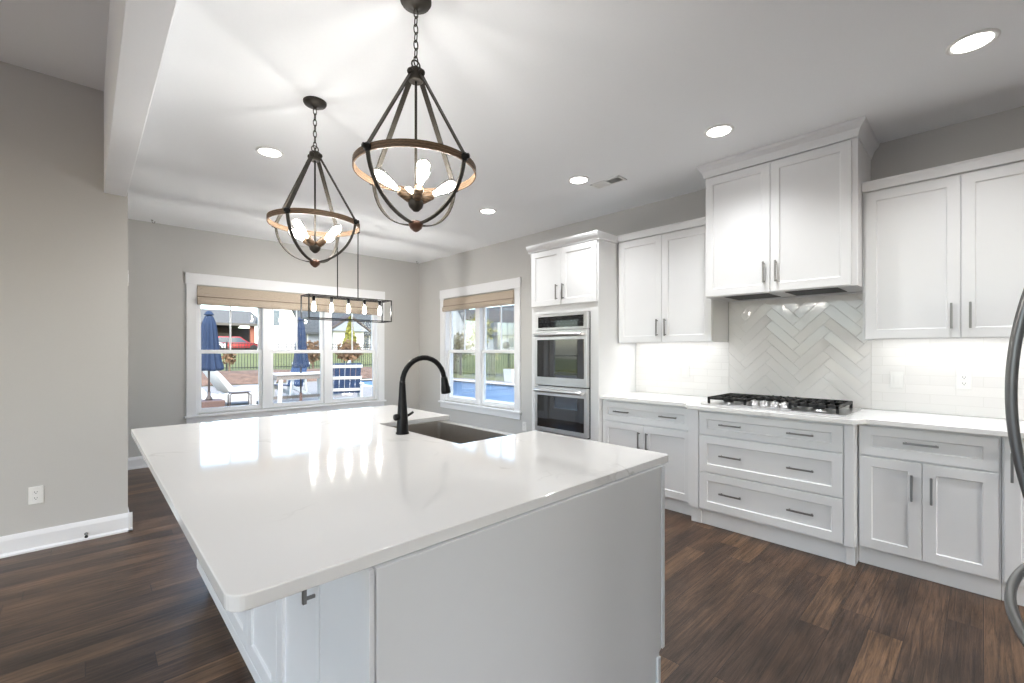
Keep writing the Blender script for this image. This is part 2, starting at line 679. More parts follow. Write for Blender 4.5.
struct(B(-6.1, 4.32, -4.2, 6.85, -0.12, 0).build('floor', M['floor'], origin=(0, 0, 0)))
struct(B(0.16, 4.32, -4.2, 6.85, CZ, CZ + 0.12).build('ceiling', M['ceil']))
struct(B(-6.1, 0.10, -4.2, 4.6, LZ, LZ + 0.12).build('ceiling', M['ceil']))
struct(B(0.092, 0.218, -4.2, 4.42, 2.50, LZ + 0.12).build('trim_1', M['ceil'], bevel=0.004))

w = MB()
w.box(WX, WX + .16, -4.2, W2[0], 0, CZ).box(WX, WX + .16, W2[1], WY + .16, 0, CZ)
w.box(WX, WX + .16, W2[0], W2[1], 0, W2[2]).box(WX, WX + .16, W2[0], W2[1], W2[3], CZ)
struct(w.build('wall_right', M['wall']))
w = MB()
w.box(0.10, W1[0], WY, WY + .16, 0, CZ).box(W1[1], WX, WY, WY + .16, 0, CZ)
w.box(W1[0], W1[1], WY, WY + .16, 0, W1[2]).box(W1[0], W1[1], WY, WY + .16, W1[3], CZ)
struct(w.build('wall_back', M['wall']))
w = MB()
w.box(-6.0, 0.226, 4.42, 4.58, 0, LZ)
D1 = (5.16, 5.96, 2.06)                    # unseen glazed door in the nook side, added for the oven-glass reflection
w.box(0.09, 0.226, 4.58, D1[0], 0, CZ).box(0.09, 0.226, D1[1], WY, 0, CZ).box(0.09, 0.226, D1[0], D1[1], D1[2], CZ)
struct(w.build('wall_left', M['wall']))
dr = bpy.data.objects.new('added_door_1', None)
C.objects.link(dr)
dr.location = (.16, 5.5, 0)
dr['kind'] = 'structure'
mb = MB()
mb.box(.226, .244, D1[0] - .09, D1[0], 0, D1[2] + .09).box(.226, .244, D1[1], D1[1] + .09, 0, D1[2] + .09).box(.226, .244, D1[0], D1[1], D1[2], D1[2] + .09)
mb.build('casing', M['trim'], dr, .002)
mb = MB()
mb.box(.13, .175, D1[0], D1[0] + .11, 0, D1[2]).box(.13, .175, D1[1] - .11, D1[1], 0, D1[2])
mb.box(.13, .175, D1[0] + .11, D1[1] - .11, 0, .22).box(.13, .175, D1[0] + .11, D1[1] - .11, D1[2] - .12, D1[2])
for k in range(1, 5):
    zz = .22 + (D1[2] - .34) * k / 5
    mb.box(.14, .165, D1[0] + .11, D1[1] - .11, zz - .01, zz + .01)
mb.build('leaf', M['vinyl'], dr, .002)
B(.150, .155, D1[0] + .11, D1[1] - .11, .22, D1[2] - .12).build('pane', M['glass'], dr)
# unseen far side and rear of the living room, openings added for daylight
w = MB()
for a in (-4.2, -1.35, 1.45, 4.30):
    w.box(-6.1, -6.0, a, a + .28, 0, LZ)
for a, b in ((-3.92, -1.35), (-1.07, 1.45), (1.73, 4.30)):
    w.box(-6.1, -6.0, a, b, 0, 0.10).box(-6.1, -6.0, a, b, 2.95, LZ)
    w.box(-6.08, -6.02, (a + b) / 2 - .03, (a + b) / 2 + .03, .1, 2.95)
struct(w.build('wall_west', M['wall']))
w = MB()
w.box(-6.1, -4.6, -4.3, -4.2, 0, LZ + .12).box(-3.0, 1.15, -4.3, -4.2, 0, LZ + .12).box(2.6, 4.32, -4.3, -4.2, 0, LZ + .12).box(1.15, 2.6, -4.3, -4.2, 2.5, LZ + .12)
w.box(-4.6, -3.0, -4.3, -4.2, 2.3, LZ + .12)
struct(w.build('wall_rear', M['wall']))

# baseboards
def baseboard(name, p0, p1, inward, h=0.135):
    p0, p1, n = Vector(p0), Vector(p1), Vector(inward)
    prof = [(0, 0), (0.026, 0), (0.026, 0.012), (0.015, 0.024), (0.015, h - 0.03), (0.010, h - 0.012), (0.006, h), (0, h)]
    mb = MB()
    A = [mb.bm.verts.new(p0 + n * a + Vector((0, 0, b))) for a, b in prof]
    Bv = [mb.bm.verts.new(p1 + n * a + Vector((0, 0, b))) for a, b in prof]
    mb.bm.faces.new(A)
    mb.bm.faces.new(Bv[::-1])
    for i in range(len(prof)):
        j = (i + 1) % len(prof)
        mb.bm.faces.new((A[i], Bv[i], Bv[j], A[j]))
    return struct(mb.build(name, M['trim']))


baseboard('baseboard_left', (-6.0, 4.42, 0), (0.252, 4.42, 0), (0, -1, 0))
baseboard('baseboard_nook', (0.226, 4.394, 0), (0.226, 5.065, 0), (1, 0, 0))
baseboard('baseboard_nook', (0.226, 6.055, 0), (0.226, WY, 0), (1, 0, 0))
baseboard('baseboard_back', (0.24, WY, 0), (WX, WY, 0), (0, -1, 0))
baseboard('baseboard_right', (WX, 3.38, 0), (WX, WY, 0), (-1, 0, 0))


# ------------------------------------------------------------------ windows
def window(idx, u0, u1, z0, z1, wall, along, units, mull, lower_muntin=False):
    """along 'x' (nook wall, faces -y) or 'y' (range wall, faces -x). wall = inner face coordinate"""
    def bx(mb, a0, a1, d0, d1, b0, b1):
        # a along the wall, d depth (positive outward), b height
        if along == 'x':
            mb.box(a0, a1, wall + d0, wall + d1, b0, b1)
        else:
            mb.box(wall + d0, wall + d1, a0, a1, b0, b1)
        return mb
    ctr = ((u0 + u1) / 2, wall, z0) if along == 'x' else (wall, (u0 + u1) / 2, z0)
    root = bpy.data.objects.new('window_%d' % idx, None)
    C.objects.link(root)
    root.location = ctr
    root['kind'] = 'structure'
    cw = 0.105
    mb = MB()
    bx(mb, u0 - cw, u0, -.019, 0, z0 - .02, z1 + .02)
    bx(mb, u1, u1 + cw, -.019, 0, z0 - .02, z1 + .02)
    mb.build('casing', M['trim'], root, .002)
    mb = bx(MB(), u0 - cw - .008, u1 + cw + .008, -.024, 0, z1 + .02, z1 + .155)
    mb.build('header', M['trim'], root, .002)
    mb = bx(MB(), u0 - cw - .022, u1 + cw + .022, -.045, .05, z0 - .045, z0 - .02)
    bx(mb, u0 - cw, u1 + cw, -.017, 0, z0 - .125, z0 - .045)
    mb.build('sill', M['trim'], root, .003)
    # jamb lining
    mb = MB()
    bx(mb, u0, u0 + .02, 0, .15, z0 - .02, z1)
    bx(mb, u1 - .02, u1, 0, .15, z0 - .02, z1)
    bx(mb, u0, u1, 0, .15, z1 - .02, z1 + .01)
    bx(mb, u0, u1, .05, .15, z0 - .02, z0)
    mb.build('jamb', M['trim'], root)
    n = units
    inner = (u1 - u0 - .04 - mull * (n - 1)) / n
    for i in range(n - 1):
        a = u0 + .02 + inner * (i + 1) + mull * i
        bx(MB(), a, a + mull, .01, .13, z0, z1 - .02).build('mullion', M['trim'], root, .002)
    zm = (z0 + z1) / 2 - .025
    for i in range(n):
        a0 = u0 + .02 + i * (inner + mull)
        a1 = a0 + inner
        st = .038
        up = MB()
        bx(up, a0, a0 + st, .085, .115, zm - .02, z1 - .02)
        bx(up, a1 - st, a1, .085, .115, zm - .02, z1 - .02)
        bx(up, a0 + st, a1 - st, .085, .115, z1 - .06, z1 - .02)
        bx(up, a0 + st, a1 - st, .085, .115, zm - .02, zm + .025)
        c = (a0 + a1) / 2
        bx(up, c - .009, c + .009, .092, .108, zm + .025, z1 - .06)
        us = up.build('upper_sash', M['vinyl'], root, .002)
        bx(MB(), a0 + st, a1 - st, .098, .102, zm + .025, z1 - .06).build('pane', M['glass'], us)
        lo = MB()
        bx(lo, a0, a0 + st, .05, .082, z0, zm + .022)
        bx(lo, a1 - st, a1, .05, .082, z0, zm + .022)
        bx(lo, a0 + st, a1 - st, .05, .082, z0, z0 + .05)
        bx(lo, a0 + st, a1 - st, .05, .082, zm - .022, zm + .022)
        ls = lo.build('lower_sash', M['vinyl'], root, .002)
        bx(MB(), a0 + st, a1 - st, .064, .068, z0 + .05, zm - .022).build('pane', M['glass'], ls)
    return root


window(1, W1[0], W1[1], W1[2], W1[3], WY, 'x', 3, .10)
window(2, W2[0], W2[1], W2[2], W2[3], WX, 'y', 2, .10)


def roman_shade(label, u0, u1, ztop, zbot, wall, along):
    def bx(mb, a0, a1, d0, d1, b0, b1):
        if along == 'x':
            mb.box(a0, a1, wall + d0, wall + d1, b0, b1)
        else:
            mb.box(wall + d0, wall + d1, a0, a1, b0, b1)
        return mb
    loc = ((u0 + u1) / 2, wall - .02, zbot) if along == 'x' else (wall - .02, (u0 + u1) / 2, zbot)
    r = thing('roman_shade', label, 'window shade', loc)
    h = ztop - zbot
    # folded stack seen in profile (depth, z)
    prof = [(0.012, ztop), (-0.022, ztop), (-0.030, ztop - .01), (-0.034, zbot + .42 * h), (-.05, zbot + .36 * h), (-.058, zbot + .2 * h), (-.05, zbot + .05 * h),
            (-.03, zbot), (-.008, zbot + .02 * h), (.006, zbot + .12 * h), (0.012, zbot + .3 * h)]
    if along == 'x':
        mb = MB().prism([(wall + d, z) for d, z in prof], u0, u1, 'x')
    else:
        mb = MB().prism([(wall + d, z) for d, z in prof], u0, u1, 'y')
    mb.build('valance', M['shade'], r)
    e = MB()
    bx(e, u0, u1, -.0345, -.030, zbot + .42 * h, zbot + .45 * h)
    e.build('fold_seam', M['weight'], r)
    return r


# prism axis 'x' takes (y, z); axis 'y' takes (x, z)
roman_shade('woven tan roman shade drawn up over the triple window', W1[0] + .004, W1[1] - .004, 2.15, 1.915, WY, 'x')
roman_shade('woven beige roman shade drawn up over the double window', W2[0] + .004, W2[1] - .004, 2.160, 1.965, WX, 'y')


# ------------------------------------------------------------------ cabinets
def shaker(xf, y0, y1, z0, z1, w=.058, rec=.009, t=.02):
    """shaker front facing -x, front face at xf"""
    mb = MB()
    wz = min(w, (z1 - z0) * 0.3)
    O = [(y0, z0), (y1, z0), (y1, z1), (y0, z1)]
    I = [(y0 + w, z0 + wz), (y1 - w, z0 + wz), (y1 - w, z1 - wz), (y0 + w, z1 - wz)]
    k = .004
    J = [(y0 + w + k, z0 + wz + k), (y1 - w - k, z0 + wz + k), (y1 - w - k, z1 - wz - k), (y0 + w + k, z1 - wz - k)]
    def ring(x, pts):
        return [mb.bm.verts.new((x, a, b)) for a, b in pts]
    bk, fo, fi, pj = ring(xf + t, O), ring(xf, O), ring(xf, I), ring(xf + rec, J)
    mb.bm.faces.new(bk)
    mb.bm.faces.new(pj)
    for A, Bq in ((bk, fo), (fo, fi), (fi, pj)):
        for i in range(4):
            j = (i + 1) % 4
            mb.bm.faces.new((A[i], A[j], Bq[j], Bq[i]))
    return mb


def pull(parent, xf, y, z, vertical=True, L=.155):
    mb = MB()
    t = .0055
    xo = xf - .034
    if vertical:
        mb.box(xo, xo + 2 * t, y - t, y + t, z - L / 2, z + L / 2)
        for s in (-1, 1):
            c = z + s * (L / 2 - .013)
            mb.box(xo + 2 * t - .001, xf + .0005, y - t * .8, y + t * .8, c - t * .8, c + t * .8)
    else:
        mb.box(xo, xo + 2 * t, y - L / 2, y + L / 2, z - t, z + t)
        for s in (-1, 1):
            c = y + s * (L / 2 - .013)
            mb.box(xo + 2 * t - .001, xf + .0005, c - t * .8, c + t * .8, z - t * .8, z + t * .8)
    return mb.build('handle', M['nickel'], parent, .0015)


def front(root, kind, xf, y0, y1, z0, z1, pulls=()):
    g = .002
    d = shaker(xf, y0 + g, y1 - g, z0 + g, z1 - g).build(kind, M['cab'], root, .0015)
    for p in pulls:
        if kind == 'door':
            pull(d, xf, p[0], p[1], True)
        else:
            pull(d, xf, p[0], p[1], False)
    return d


BX = WX - .003                                 # back of everything against the range wall
XT = 3.47                                      # front plane of the oven cabinet doors

# tall oven cabinet (hollow carcass so the oven sits in it)
TY0, TY1 = 2.492, 3.362
t = thing('oven_cabinet', 'tall white cabinet holding the double wall oven', 'cabinet', ((XT + WX) / 2, (TY0 + TY1) / 2, 0))
OY0, OY1, OZ0, OZ1 = 2.588, 3.268, .50, 1.728    # oven opening
mb = MB()
xb = XT + .02
mb.box(xb, BX, TY0, OY0 - .002, .10, 2.40)
mb.box(xb, BX, OY1 + .002, TY1, .10, 2.40)
mb.box(xb, BX, OY0 - .002, OY1 + .002, OZ1 + .002, 2.40)
mb.box(xb, BX, OY0 - .002, OY1 + .002, .10, OZ0 - .002)
mb.box(BX - .02, BX, OY0 - .002, OY1 + .002, OZ0 - .002, OZ1 + .002)
mb.build('carcass', M['cab'], t, .002)
B(XT + .09, BX, TY0, TY1, 0, .10).build('toe_kick', M['cab'], t)
front(t, 'door', XT, 2.502, 2.935, 1.812, 2.392, [(2.90, 1.945)])
front(t, 'door', XT, 2.935, 3.352, 1.812, 2.392, [(2.985, 1.945)])
front(t, 'drawer', XT, 2.502, 3.352, .115, .47)
crown = [(XT + .02, 2.395), (XT - .004, 2.395), (XT - .006, 2.41), (XT - .03, 2.43), (XT - .042, 2.45), (XT - .042, 2.468), (XT + .02, 2.468)]
mb = MB().prism(crown, TY0 - .03, TY1 + .03, 'y')
mb.box(XT + .02, 3.77, TY0 - .03, TY1 + .03, 2.400, 2.468).box(3.77, BX, TY0, TY1, 2.400, 2.468)
mb.build('crown_molding', M['cab'], t, .002)

# double wall oven
ov = thing('wall_oven', 'stainless double wall oven built into the tall white cabinet', 'oven', (3.6, (OY0 + OY1) / 2, OZ0))
B(XT + .012, 4.05, OY0 + .01, OY1 - .01, OZ0 + .004, OZ1 - .004).build('body', M['dark'], ov)
xo = XT - .025
cp = B(xo, XT + .012, OY0, OY1, 1.560, OZ1 - .004).build('control_panel', M['steel'], ov, .003)
B(xo - .003, xo + .002, OY0 + .045, OY1 - .045, 1.585, 1.697).build('display', M['oven_display'], cp)


def oven_door(z0, z1):
    d = B(xo - .006, XT + .010, OY0, OY1, z0, z1).build('door', M['steel'], ov, .004)
    zt = z1 - .095
    B(xo - .009, xo - .004, OY0 + .035, OY1 - .035, z0 + (.085 if z0 > .9 else .045), zt).build('glass', M['black_glass'], d, .004)
    B(xo - .0105, xo - .0085, OY0 + .13, OY1 - .13, z0 + .11, zt - .06).build('window', M['oven_window'], d)
    zh = z1 - .045
    mb = MB().tube([(xo - .044, OY0 + .03 + (OY1 - OY0 - .06) * i / 8, zh) for i in range(9)], .018, 14)
    for yy in (OY0 + .045, OY1 - .045):
        mb.box(xo - .040, xo - .005, yy - .011, yy + .011, zh - .009, zh + .009)
    mb.build('handle', M['steel'], d)


oven_door(.993, 1.556)
oven_door(.515, .985)

# upper cabinets
XU = 3.795


def upper(label, y0, y1, ysplit, zb=1.425, zt=2.42, yend=None):
    t = thing('upper_cabinet', label, 'cabinet', ((XU + WX) / 2, (y0 + y1) / 2, zb), 'white wall cabinets')
    mb = MB().box(XU + .02, BX, y0, y1, zb + .022, zt).box(XU + .02, XU + .04, y0, y1, zb, zb + .022)
    mb.box(XU + .04, BX, y0, y0 + .018, zb, zb + .022).box(XU + .04, BX, y1 - .018, y1, zb, zb + .022)
    mb.build('carcass', M['cab'], t)
    front(t, 'door', XU, y0 + .002, ysplit, zb + .002, zt - .015, [(ysplit - .04, zb + .135)])
    front(t, 'door', XU, ysplit, min(y1 - .002, ysplit + .4565), zb + .002, zt - .015, [(ysplit + .04, zb + .135)])
    mb = MB().prism([(XU + .02, zt - .006), (XU - .012, zt - .006), (XU - .014, zt + .045), (XU - .02, zt + .058), (XU + .02, zt + .058)], y0, y1, 'y')
    mb.box(XU + .02, BX, y0, y1, zt, zt + .058)
    mb.build('crown_molding', M['cab'], t, .002)
    st = B(3.86, 4.09, y0 + .05, y1 - .05, zb + .010, zb + .0215).build('under_cabinet_light', M['strip'], t)
    ld = bpy.data.lights.new('under_cabinet_lamp', 'AREA')
    ld.shape = 'RECTANGLE'
    ld.size = .12
    ld.size_y = y1 - y0 - .1
    ld.energy = UNDER_W
    ld.color = (.98, .99, 1)
    lo = bpy.data.objects.new('under_cabinet_lamp', ld)
    C.objects.link(lo)
    lo.parent = t
    lo.location = Vector((3.98, (y0 + y1) / 2, zb + .004)) - Vector(t.location)
    return t


upper('white two-door wall cabinet between the oven cabinet and the range hood cabinet', 1.566, 2.482, 2.018)
upper('white two-door wall cabinet nearest the refrigerator, its top below the hood cabinet', -.37, .564, .0935)

# tall hood cabinet over the cooktop
XH, HY0, HY1, HZ = 3.635, .566, 1.556, 1.778
t = thing('hood_cabinet', 'tall white two-door cabinet over the cooktop reaching the ceiling', 'cabinet', ((XH + WX) / 2, (HY0 + HY1) / 2, HZ))
mb = MB().box(XH + .02, BX, HY0, HY1, HZ + .03, 2.75)
mb.box(XH + .02, BX, HY0, HY0 + .02, HZ, HZ + .03).box(XH + .02, BX, HY1 - .02, HY1, HZ, HZ + .03)
mb.box(XH + .02, XH + .04, HY0 + .02, HY1 - .02, HZ, HZ + .03)
mb.box(BX - .05, BX, HY0 + .02, HY1 - .02, HZ - .004, HZ + .03)
mb.build('carcass', M['cab'], t, .0015)
front(t, 'door', XH, HY0 + .03, 1.078, HZ + .004, 2.735, [(1.038, HZ + .15)])
front(t, 'door', XH, 1.078, HY1 - .004, HZ + .004, 2.735, [(1.118, HZ + .15)])
cr = [(XH + .02, 2.742), (XH - .006, 2.742), (XH - .008, 2.755), (XH - .02, 2.79), (XH - .045, 2.82), (XH - .05, CZ - .002), (XH + .02, CZ - .002)]
mb = MB()
# mitred crown: front run plus returns to the wall
off = [(x - XH, z) for x, z in cr]
def ringpts(y, s, x_over=None):
    return [mb.bm.verts.new((XH + d if x_over is None else x_over, y - s * min(d, 0) * 1.0, z)) for d, z in off]
path = [[(BX, HY0 + min(d, 0), z) for d, z in off], [(XH + min(d, .02), HY0 + min(d, 0), z) for d, z in off],
        [(XH + min(d, .02), HY1 - min(d, 0), z) for d, z in off], [(BX, HY1 - min(d, 0), z) for d, z in off]]
R = [[mb.bm.verts.new(p) for p in ring] for ring in path]
for A, Bq in zip(R, R[1:]):
    for i in range(len(off) - 1):
        mb.bm.faces.new((A[i], A[i + 1], Bq[i + 1], Bq[i]))
mb.build('crown_molding', M['cab'], t)
hd = thing('range_hood', 'slim steel range hood insert under the tall hood cabinet', 'range hood', ((XH + WX) / 2, (HY0 + HY1) / 2, HZ))
mb = MB().box(XH + .045, BX - .055, HY0 + .022, HY1 - .022, HZ + .004, HZ + .028)
mb.build('housing', M['steel'], hd, .001)
B(XH + .09, BX - .12, HY0 + .12, HY0 + .44, HZ + .001, HZ + .005).build('filter', M['iron'], hd)
B(XH + .09, BX - .12, HY1 - .44, HY1 - .12, HZ + .001, HZ + .005).build('filter', M['iron'], hd)

# base cabinets
XB, XBB = 3.54, 3.435


def base(label, y0, y1, xf, fronts, toe=.045, z0=.11):
    t = thing('base_cabinet', label, 'cabinet', ((xf + WX) / 2, (y0 + y1) / 2, 0), 'white base cabinets along the range wall')
    B(xf + .02, BX, y0, y1, z0, .893).build('carcass', M['cab'], t, .0015)
    mb = B(xf + toe, BX, y0, y1, 0, z0)
    mb.build('toe_kick', M['cab'], t, .001)
    for k, a, b, c, d, p in fronts:
        front(t, k, xf, a, b, c, d, p)
    return t


base('white base cabinet with one wide drawer beside the oven cabinet', 1.604, 2.488, XB, [
    ('drawer', 1.622, 2.484, .698, .878, [(2.27, .793), (1.818, .793)]),
    ('door', 2.055, 2.484, .118, .693, [(2.093, .555)]),
    ('door', 1.622, 2.055, .118, .693, [(2.015, .555)])])
tb = base('white three-drawer base cabinet under the gas cooktop', .552, 1.600, XBB, [
    ('drawer', .606, 1.516, .708, .878, [(1.28, .797), (.835, .797)]),
    ('drawer', .606, 1.516, .424, .703, [(1.28, .565), (.835, .565)]),
    ('drawer', .606, 1.516, .138, .419, [(1.28, .282), (.835, .282)])], toe=.062, z0=.125)
for a, b in ((.552, .600), (1.522, 1.600)):
    B(XBB + .002, XBB + .020, a, b, 0.13, .893).build('stile', M['cab'], tb, .002)
    B(XBB + .052, XBB + .10, a, b, 0, .128).build('plinth_block', M['cab'], tb, .002)
base('white base cabinet with single drawer over two doors nearest the cooktop end', -.066, .548, XB, [
    ('drawer', -.058, .540, .698, .882, [(.2525, .80)]),
    ('door', .2475, .540, .118, .690, [(.292, .54)]),
    ('door', -.058, .2475, .118, .690, [(.207, .54)])])
base('white single-door base cabinet partly hidden by the refrigerator handle', -.56, -.068, XB, [
    ('door', -.548, -.075, .118, .882, [(-.103, .735)])])

# perimeter worktop, with the bump at the cooktop
poly = [(4.147, 2.488), (3.51, 2.488), (3.51, 1.665), (3.50, 1.648), (3.418, 1.612), (3.405, 1.595), (3.405, .555), (3.418, .535), (3.50, .500), (3.51, .485), (3.51, -1.05), (4.147, -1.05)]
o = MB().prism(poly, .895, .925).build('worktop', M['quartz'], bevel=.003)
tag(o, 'white quartz worktop along the tiled wall, stepping out under the cooktop', 'countertop')

# splashback: running-bond tile each side, herringbone in the middle
def splash(y0, y1, z1):
    struct(B(WX - .009, WX, y0, y1, .926, z1).build('backsplash', M['tile'], origin=(WX, 0, .926)))
splash(HY1 + .004, 2.488, 1.43)
splash(-1.05, HY0 - .004, 1.43)


def herringbone(y0, y1, z0, z1):
    W, Lt, g = .072, .288, .0016
    mb = MB()
    rd = random.Random(11)
    cy, cz = (y0 + y1) / 2, (z0 + z1) / 2
    c45 = math.sqrt(.5)
    for i in range(-24, 25):
        for j in range(-6, 7):
            ox, oy = i * W - j * Lt, i * W + j * Lt
            for (ax, ay, bx_, by_) in ((0, 0, Lt, W), (0, W, W, W + Lt)):
                pts = [(ox + ax + g / 2, oy + ay + g / 2), (ox + bx_ - g / 2, oy + ay + g / 2), (ox + bx_ - g / 2, oy + by_ - g / 2), (ox + ax + g / 2, oy + by_ - g / 2)]
                q = [(cy + (a - b) * c45, cz + (a + b) * c45) for a, b in pts]
                if max(p[0] for p in q) < y0 or min(p[0] for p in q) > y1 or max(p[1] for p in q) < z0 or min(p[1] for p in q) > z1:
                    continue
                tl = [rd.uniform(-.0012, .0012) for _ in range(2)]
                xs = [WX - .009 + tl[0] * (1 if k in (0, 1) else -1) + tl[1] * (1 if k in (1, 2) else -1) for k in range(4)]
                # pillowed edge
                inset = .0028
                ctr = (sum(p[0] for p in q) / 4, sum(p[1] for p in q) / 4)
                mid = [(.5 * (q[k][0] + q[(k + 1) % 4][0]), .5 * (q[k][1] + q[(k + 1) % 4][1])) for k in range(4)]
                def tow(p, d):
                    # shrink rectangle by d on each side
                    ex = (q[1][0] - q[0][0], q[1][1] - q[0][1])
                    ey = (q[3][0] - q[0][0], q[3][1] - q[0][1])
                    lx, ly = math.hypot(*ex), math.hypot(*ey)
                    s = 1 if p in (0, 3) else -1
                    u = 1 if p in (0, 1) else -1
                    return (q[p][0] + ex[0] / lx * d * s + ey[0] / ly * d * u, q[p][1] + ex[1] / lx * d * s + ey[1] / ly * d * u)
                f = [mb.bm.verts.new((xs[k], *tow(k, inset))) for k in range(4)]
                e = [mb.bm.verts.new((xs[k] + .0009, *q[k])) for k in range(4)]
                b = [mb.bm.verts.new((WX - .001, *q[k])) for k in range(4)]
                mb.bm.faces.new(f)
                for A, Bq in ((f, e), (e, b)):
                    for k in range(4):
                        mb.bm.faces.new((A[k], A[(k + 1) % 4], Bq[(k + 1) % 4], Bq[k]))
    for co, no in (((0, y0, 0), (0, -1, 0)), ((0, y1, 0), (0, 1, 0)), ((0, 0, z0), (0, 0, -1)), ((0, 0, z1), (0, 0, 1))):
        geom = mb.bm.verts[:] + mb.bm.edges[:] + mb.bm.faces[:]
        bmesh.ops.bisect_plane(mb.bm, geom=geom, plane_co=co, plane_no=no, clear_outer=True)
    return mb


o = struct(B(WX - .006, WX, HY0 - .002, HY1 + .002, .926, HZ + .02).build('backsplash_herringbone', M['grout']))
herringbone(HY0 - .002, HY1 + .002, .927, HZ - .006).build('tile', M['glaze'], o).location = (0, 0, 0)

# ------------------------------------------------------------------ gas cooktop
cx0, cx1, cy0, cy1 = 3.535, 4.045, .605, 1.550
ZT = .925
ct = thing('gas_cooktop', 'stainless five-burner gas cooktop with black grates on the worktop', 'cooktop', ((cx0 + cx1) / 2, (cy0 + cy1) / 2, ZT))
B(cx0, cx1, cy0, cy1, ZT + .0005, ZT + .009).build('plate', M['steel'], ct, .004)
KY = [.987 + .068 * i for i in range(5)]
MB().prism([(cx0 + .02, .92), (cx0 + .19, .965), (cx0 + .215, 1.02), (cx0 + .215, 1.225), (cx0 + .19, 1.28), (cx0 + .02, 1.325)], ZT + .009, ZT + .016).build('control_plate', M['steel'], ct, .003)
for y in KY:
    k = MB().lathe((3.655, y, ZT + .016), [(.031, 0), (.031, .004), (.027, .006), (.026, .028), (.024, .033), (0, .033)], 20)
    k = k.build('knob', M['steel'], ct)
    B(3.633, 3.677, y - .004, y + .004, ZT + .048, ZT + .056).build('grip', M['steel'], k, .001)
for bx_, by_, r in ((3.93, .80, .045), (3.66, .78, .036), (3.93, 1.36, .045), (3.66, 1.38, .036), (3.90, 1.08, .058)):
    bb = MB().lathe((bx_, by_, ZT + .009), [(r * 1.25, 0), (r * 1.2, .006), (r * .9, .010), (r * .9, .016), (0, .016)], 24).build('burner', M['steel'], ct)
    MB().lathe((bx_, by_, ZT + .025), [(r, 0), (r * 1.05, .004), (r * .95, .010), (0, .011)], 24).build('burner_cap', M['iron'], bb)


def grate(y0, y1, x0, x1, notch):
    mb = MB()
    zt, zb = ZT + .060, ZT + .040
    s = .0085
    def bar(ax, ay, bx_, by_):
        mb.box(min(ax, bx_) - s, max(ax, bx_) + s, min(ay, by_) - s, max(ay, by_) + s, zb, zt)
    xs = x0 if not notch else x0 + .20
    bar(xs, y0, x1, y0)
    bar(xs, y1, x1, y1)
    bar(xs, y0, xs, y1)
    bar(x1, y0, x1, y1)
    for px in ((xs * .5 + x1 * .5),) if not notch else ():
        bar(px, y0, px, y1)
    ym = (y0 + y1) / 2
    n = 5
    for i in range(1, n):
        yy = y0 + (y1 - y0) * i / n
        bar(xs, yy, xs + (x1 - xs) * .36, yy)
        bar(x1 - (x1 - xs) * .36, yy, x1, yy)
    xm = (xs + x1) / 2
    bar(xm, y0, xm, y0 + .1)
    bar(xm, y1 - .1, xm, y1)
    for fx in (xs, x1):
        for fy in (y0, y1):
            mb.box(fx - s, fx + s, fy - s, fy + s, ZT + .0085, zb)
    # raised finger tips
    for i in range(1, n):
        yy = y0 + (y1 - y0) * i / n
        mb.box(xm - .1, xm - .085, yy - s * .8, yy + s * .8, zt - .001, zt + .006)
        mb.box(xm + .085, xm + .1, yy - s * .8, yy + s * .8, zt - .001, zt + .006)
    return mb.build('grate', M['iron'], ct, .002)


grate(.662, .935, cx0 + .045, cx1 - .02, False)
grate(.952, 1.215, cx0 + .045, cx1 - .02, True)
grate(1.232, 1.500, cx0 + .045, cx1 - .02, False)


# ------------------------------------------------------------------ electrical plates
def outlet(label, loc, normal, kind='outlet', group=None):
    n = Vector(normal)
    a = Vector((0, 0, 1)).cross(n).normalized()
    r = thing('wall_outlet' if kind == 'outlet' else 'light_switch', label, 'outlet' if kind == 'outlet' else 'light switch', loc, group)
    L = Vector(loc)

    def slab(mb, cu, cz, hw, hz, d0, d1):
        ps = []
        for d in (d0, d1):
            for su, sz in ((-1, -1), (1, -1), (1, 1), (-1, 1)):
                ps.append(L + n * d + a * (cu + su * hw) + Vector((0, 0, cz + sz * hz)))
        mb.quadbox(ps)
        return mb
    slab(MB(), 0, 0, .036, .058, 0.0005, .006).build('plate', M['plastic'], r, .002)
    if kind == 'outlet':
        for cz in (-.02, .02):
            s = slab(MB(), 0, cz, .016, .014, .006, .008).build('socket', M['plastic'], r, .001)
            mb = slab(MB(), -.006, cz + .003, .0012, .0042, .008, .0084)
            slab(mb, .006, cz + .003, .0012, .0036, .008, .0084)
            slab(mb, 0, cz - .007, .0022, .0022, .008, .0084)
            mb.build('slots', M['dark'], s)
    else:
        slab(MB(), 0, 0, .016, .033, .006, .009).build('rocker', M['plastic'], r, .0015)
    return r


outlet('white outlet low on the greige wall by the baseboard', (-.247, 4.42, .372), (0, -1, 0))
outlet('white switch plate on tile between oven cabinet and cooktop', (WX - .009, 1.955, 1.155), (-1, 0, 0), 'switch')
outlet('white blank-faced switch plate on tile nearest the cooktop', (WX - .009, .42, 1.145), (-1, 0, 0), 'switch')
outlet('white outlet with two sockets on tile near the refrigerator handle', (WX - .009, .087, 1.155), (-1, 0, 0))
outlet('white outlet below the corner of the double window', (WX, 4.13, .36), (-1, 0, 0))
outlet('white switch plate on the nook corner seen edge on', (.226, 4.50, 1.90), (1, 0, 0), 'switch')
ds = thing('door_stop', 'small black-tipped door stop screwed into the baseboard', 'door stop', (.0, 4.40, .045))
MB().lathe((0, 4.405, .045), [(.011, 0), (.011, .004), (.005, .006), (.005, .06), (0, .06)], 12, (0, -1, 0)).build('rod', M['nickel'], ds)
MB().lathe((0, 4.345, .045), [(.009, 0), (.010, .012), (0, .014)], 12, (0, -1, 0)).build('tip', M['rubber'], ds)

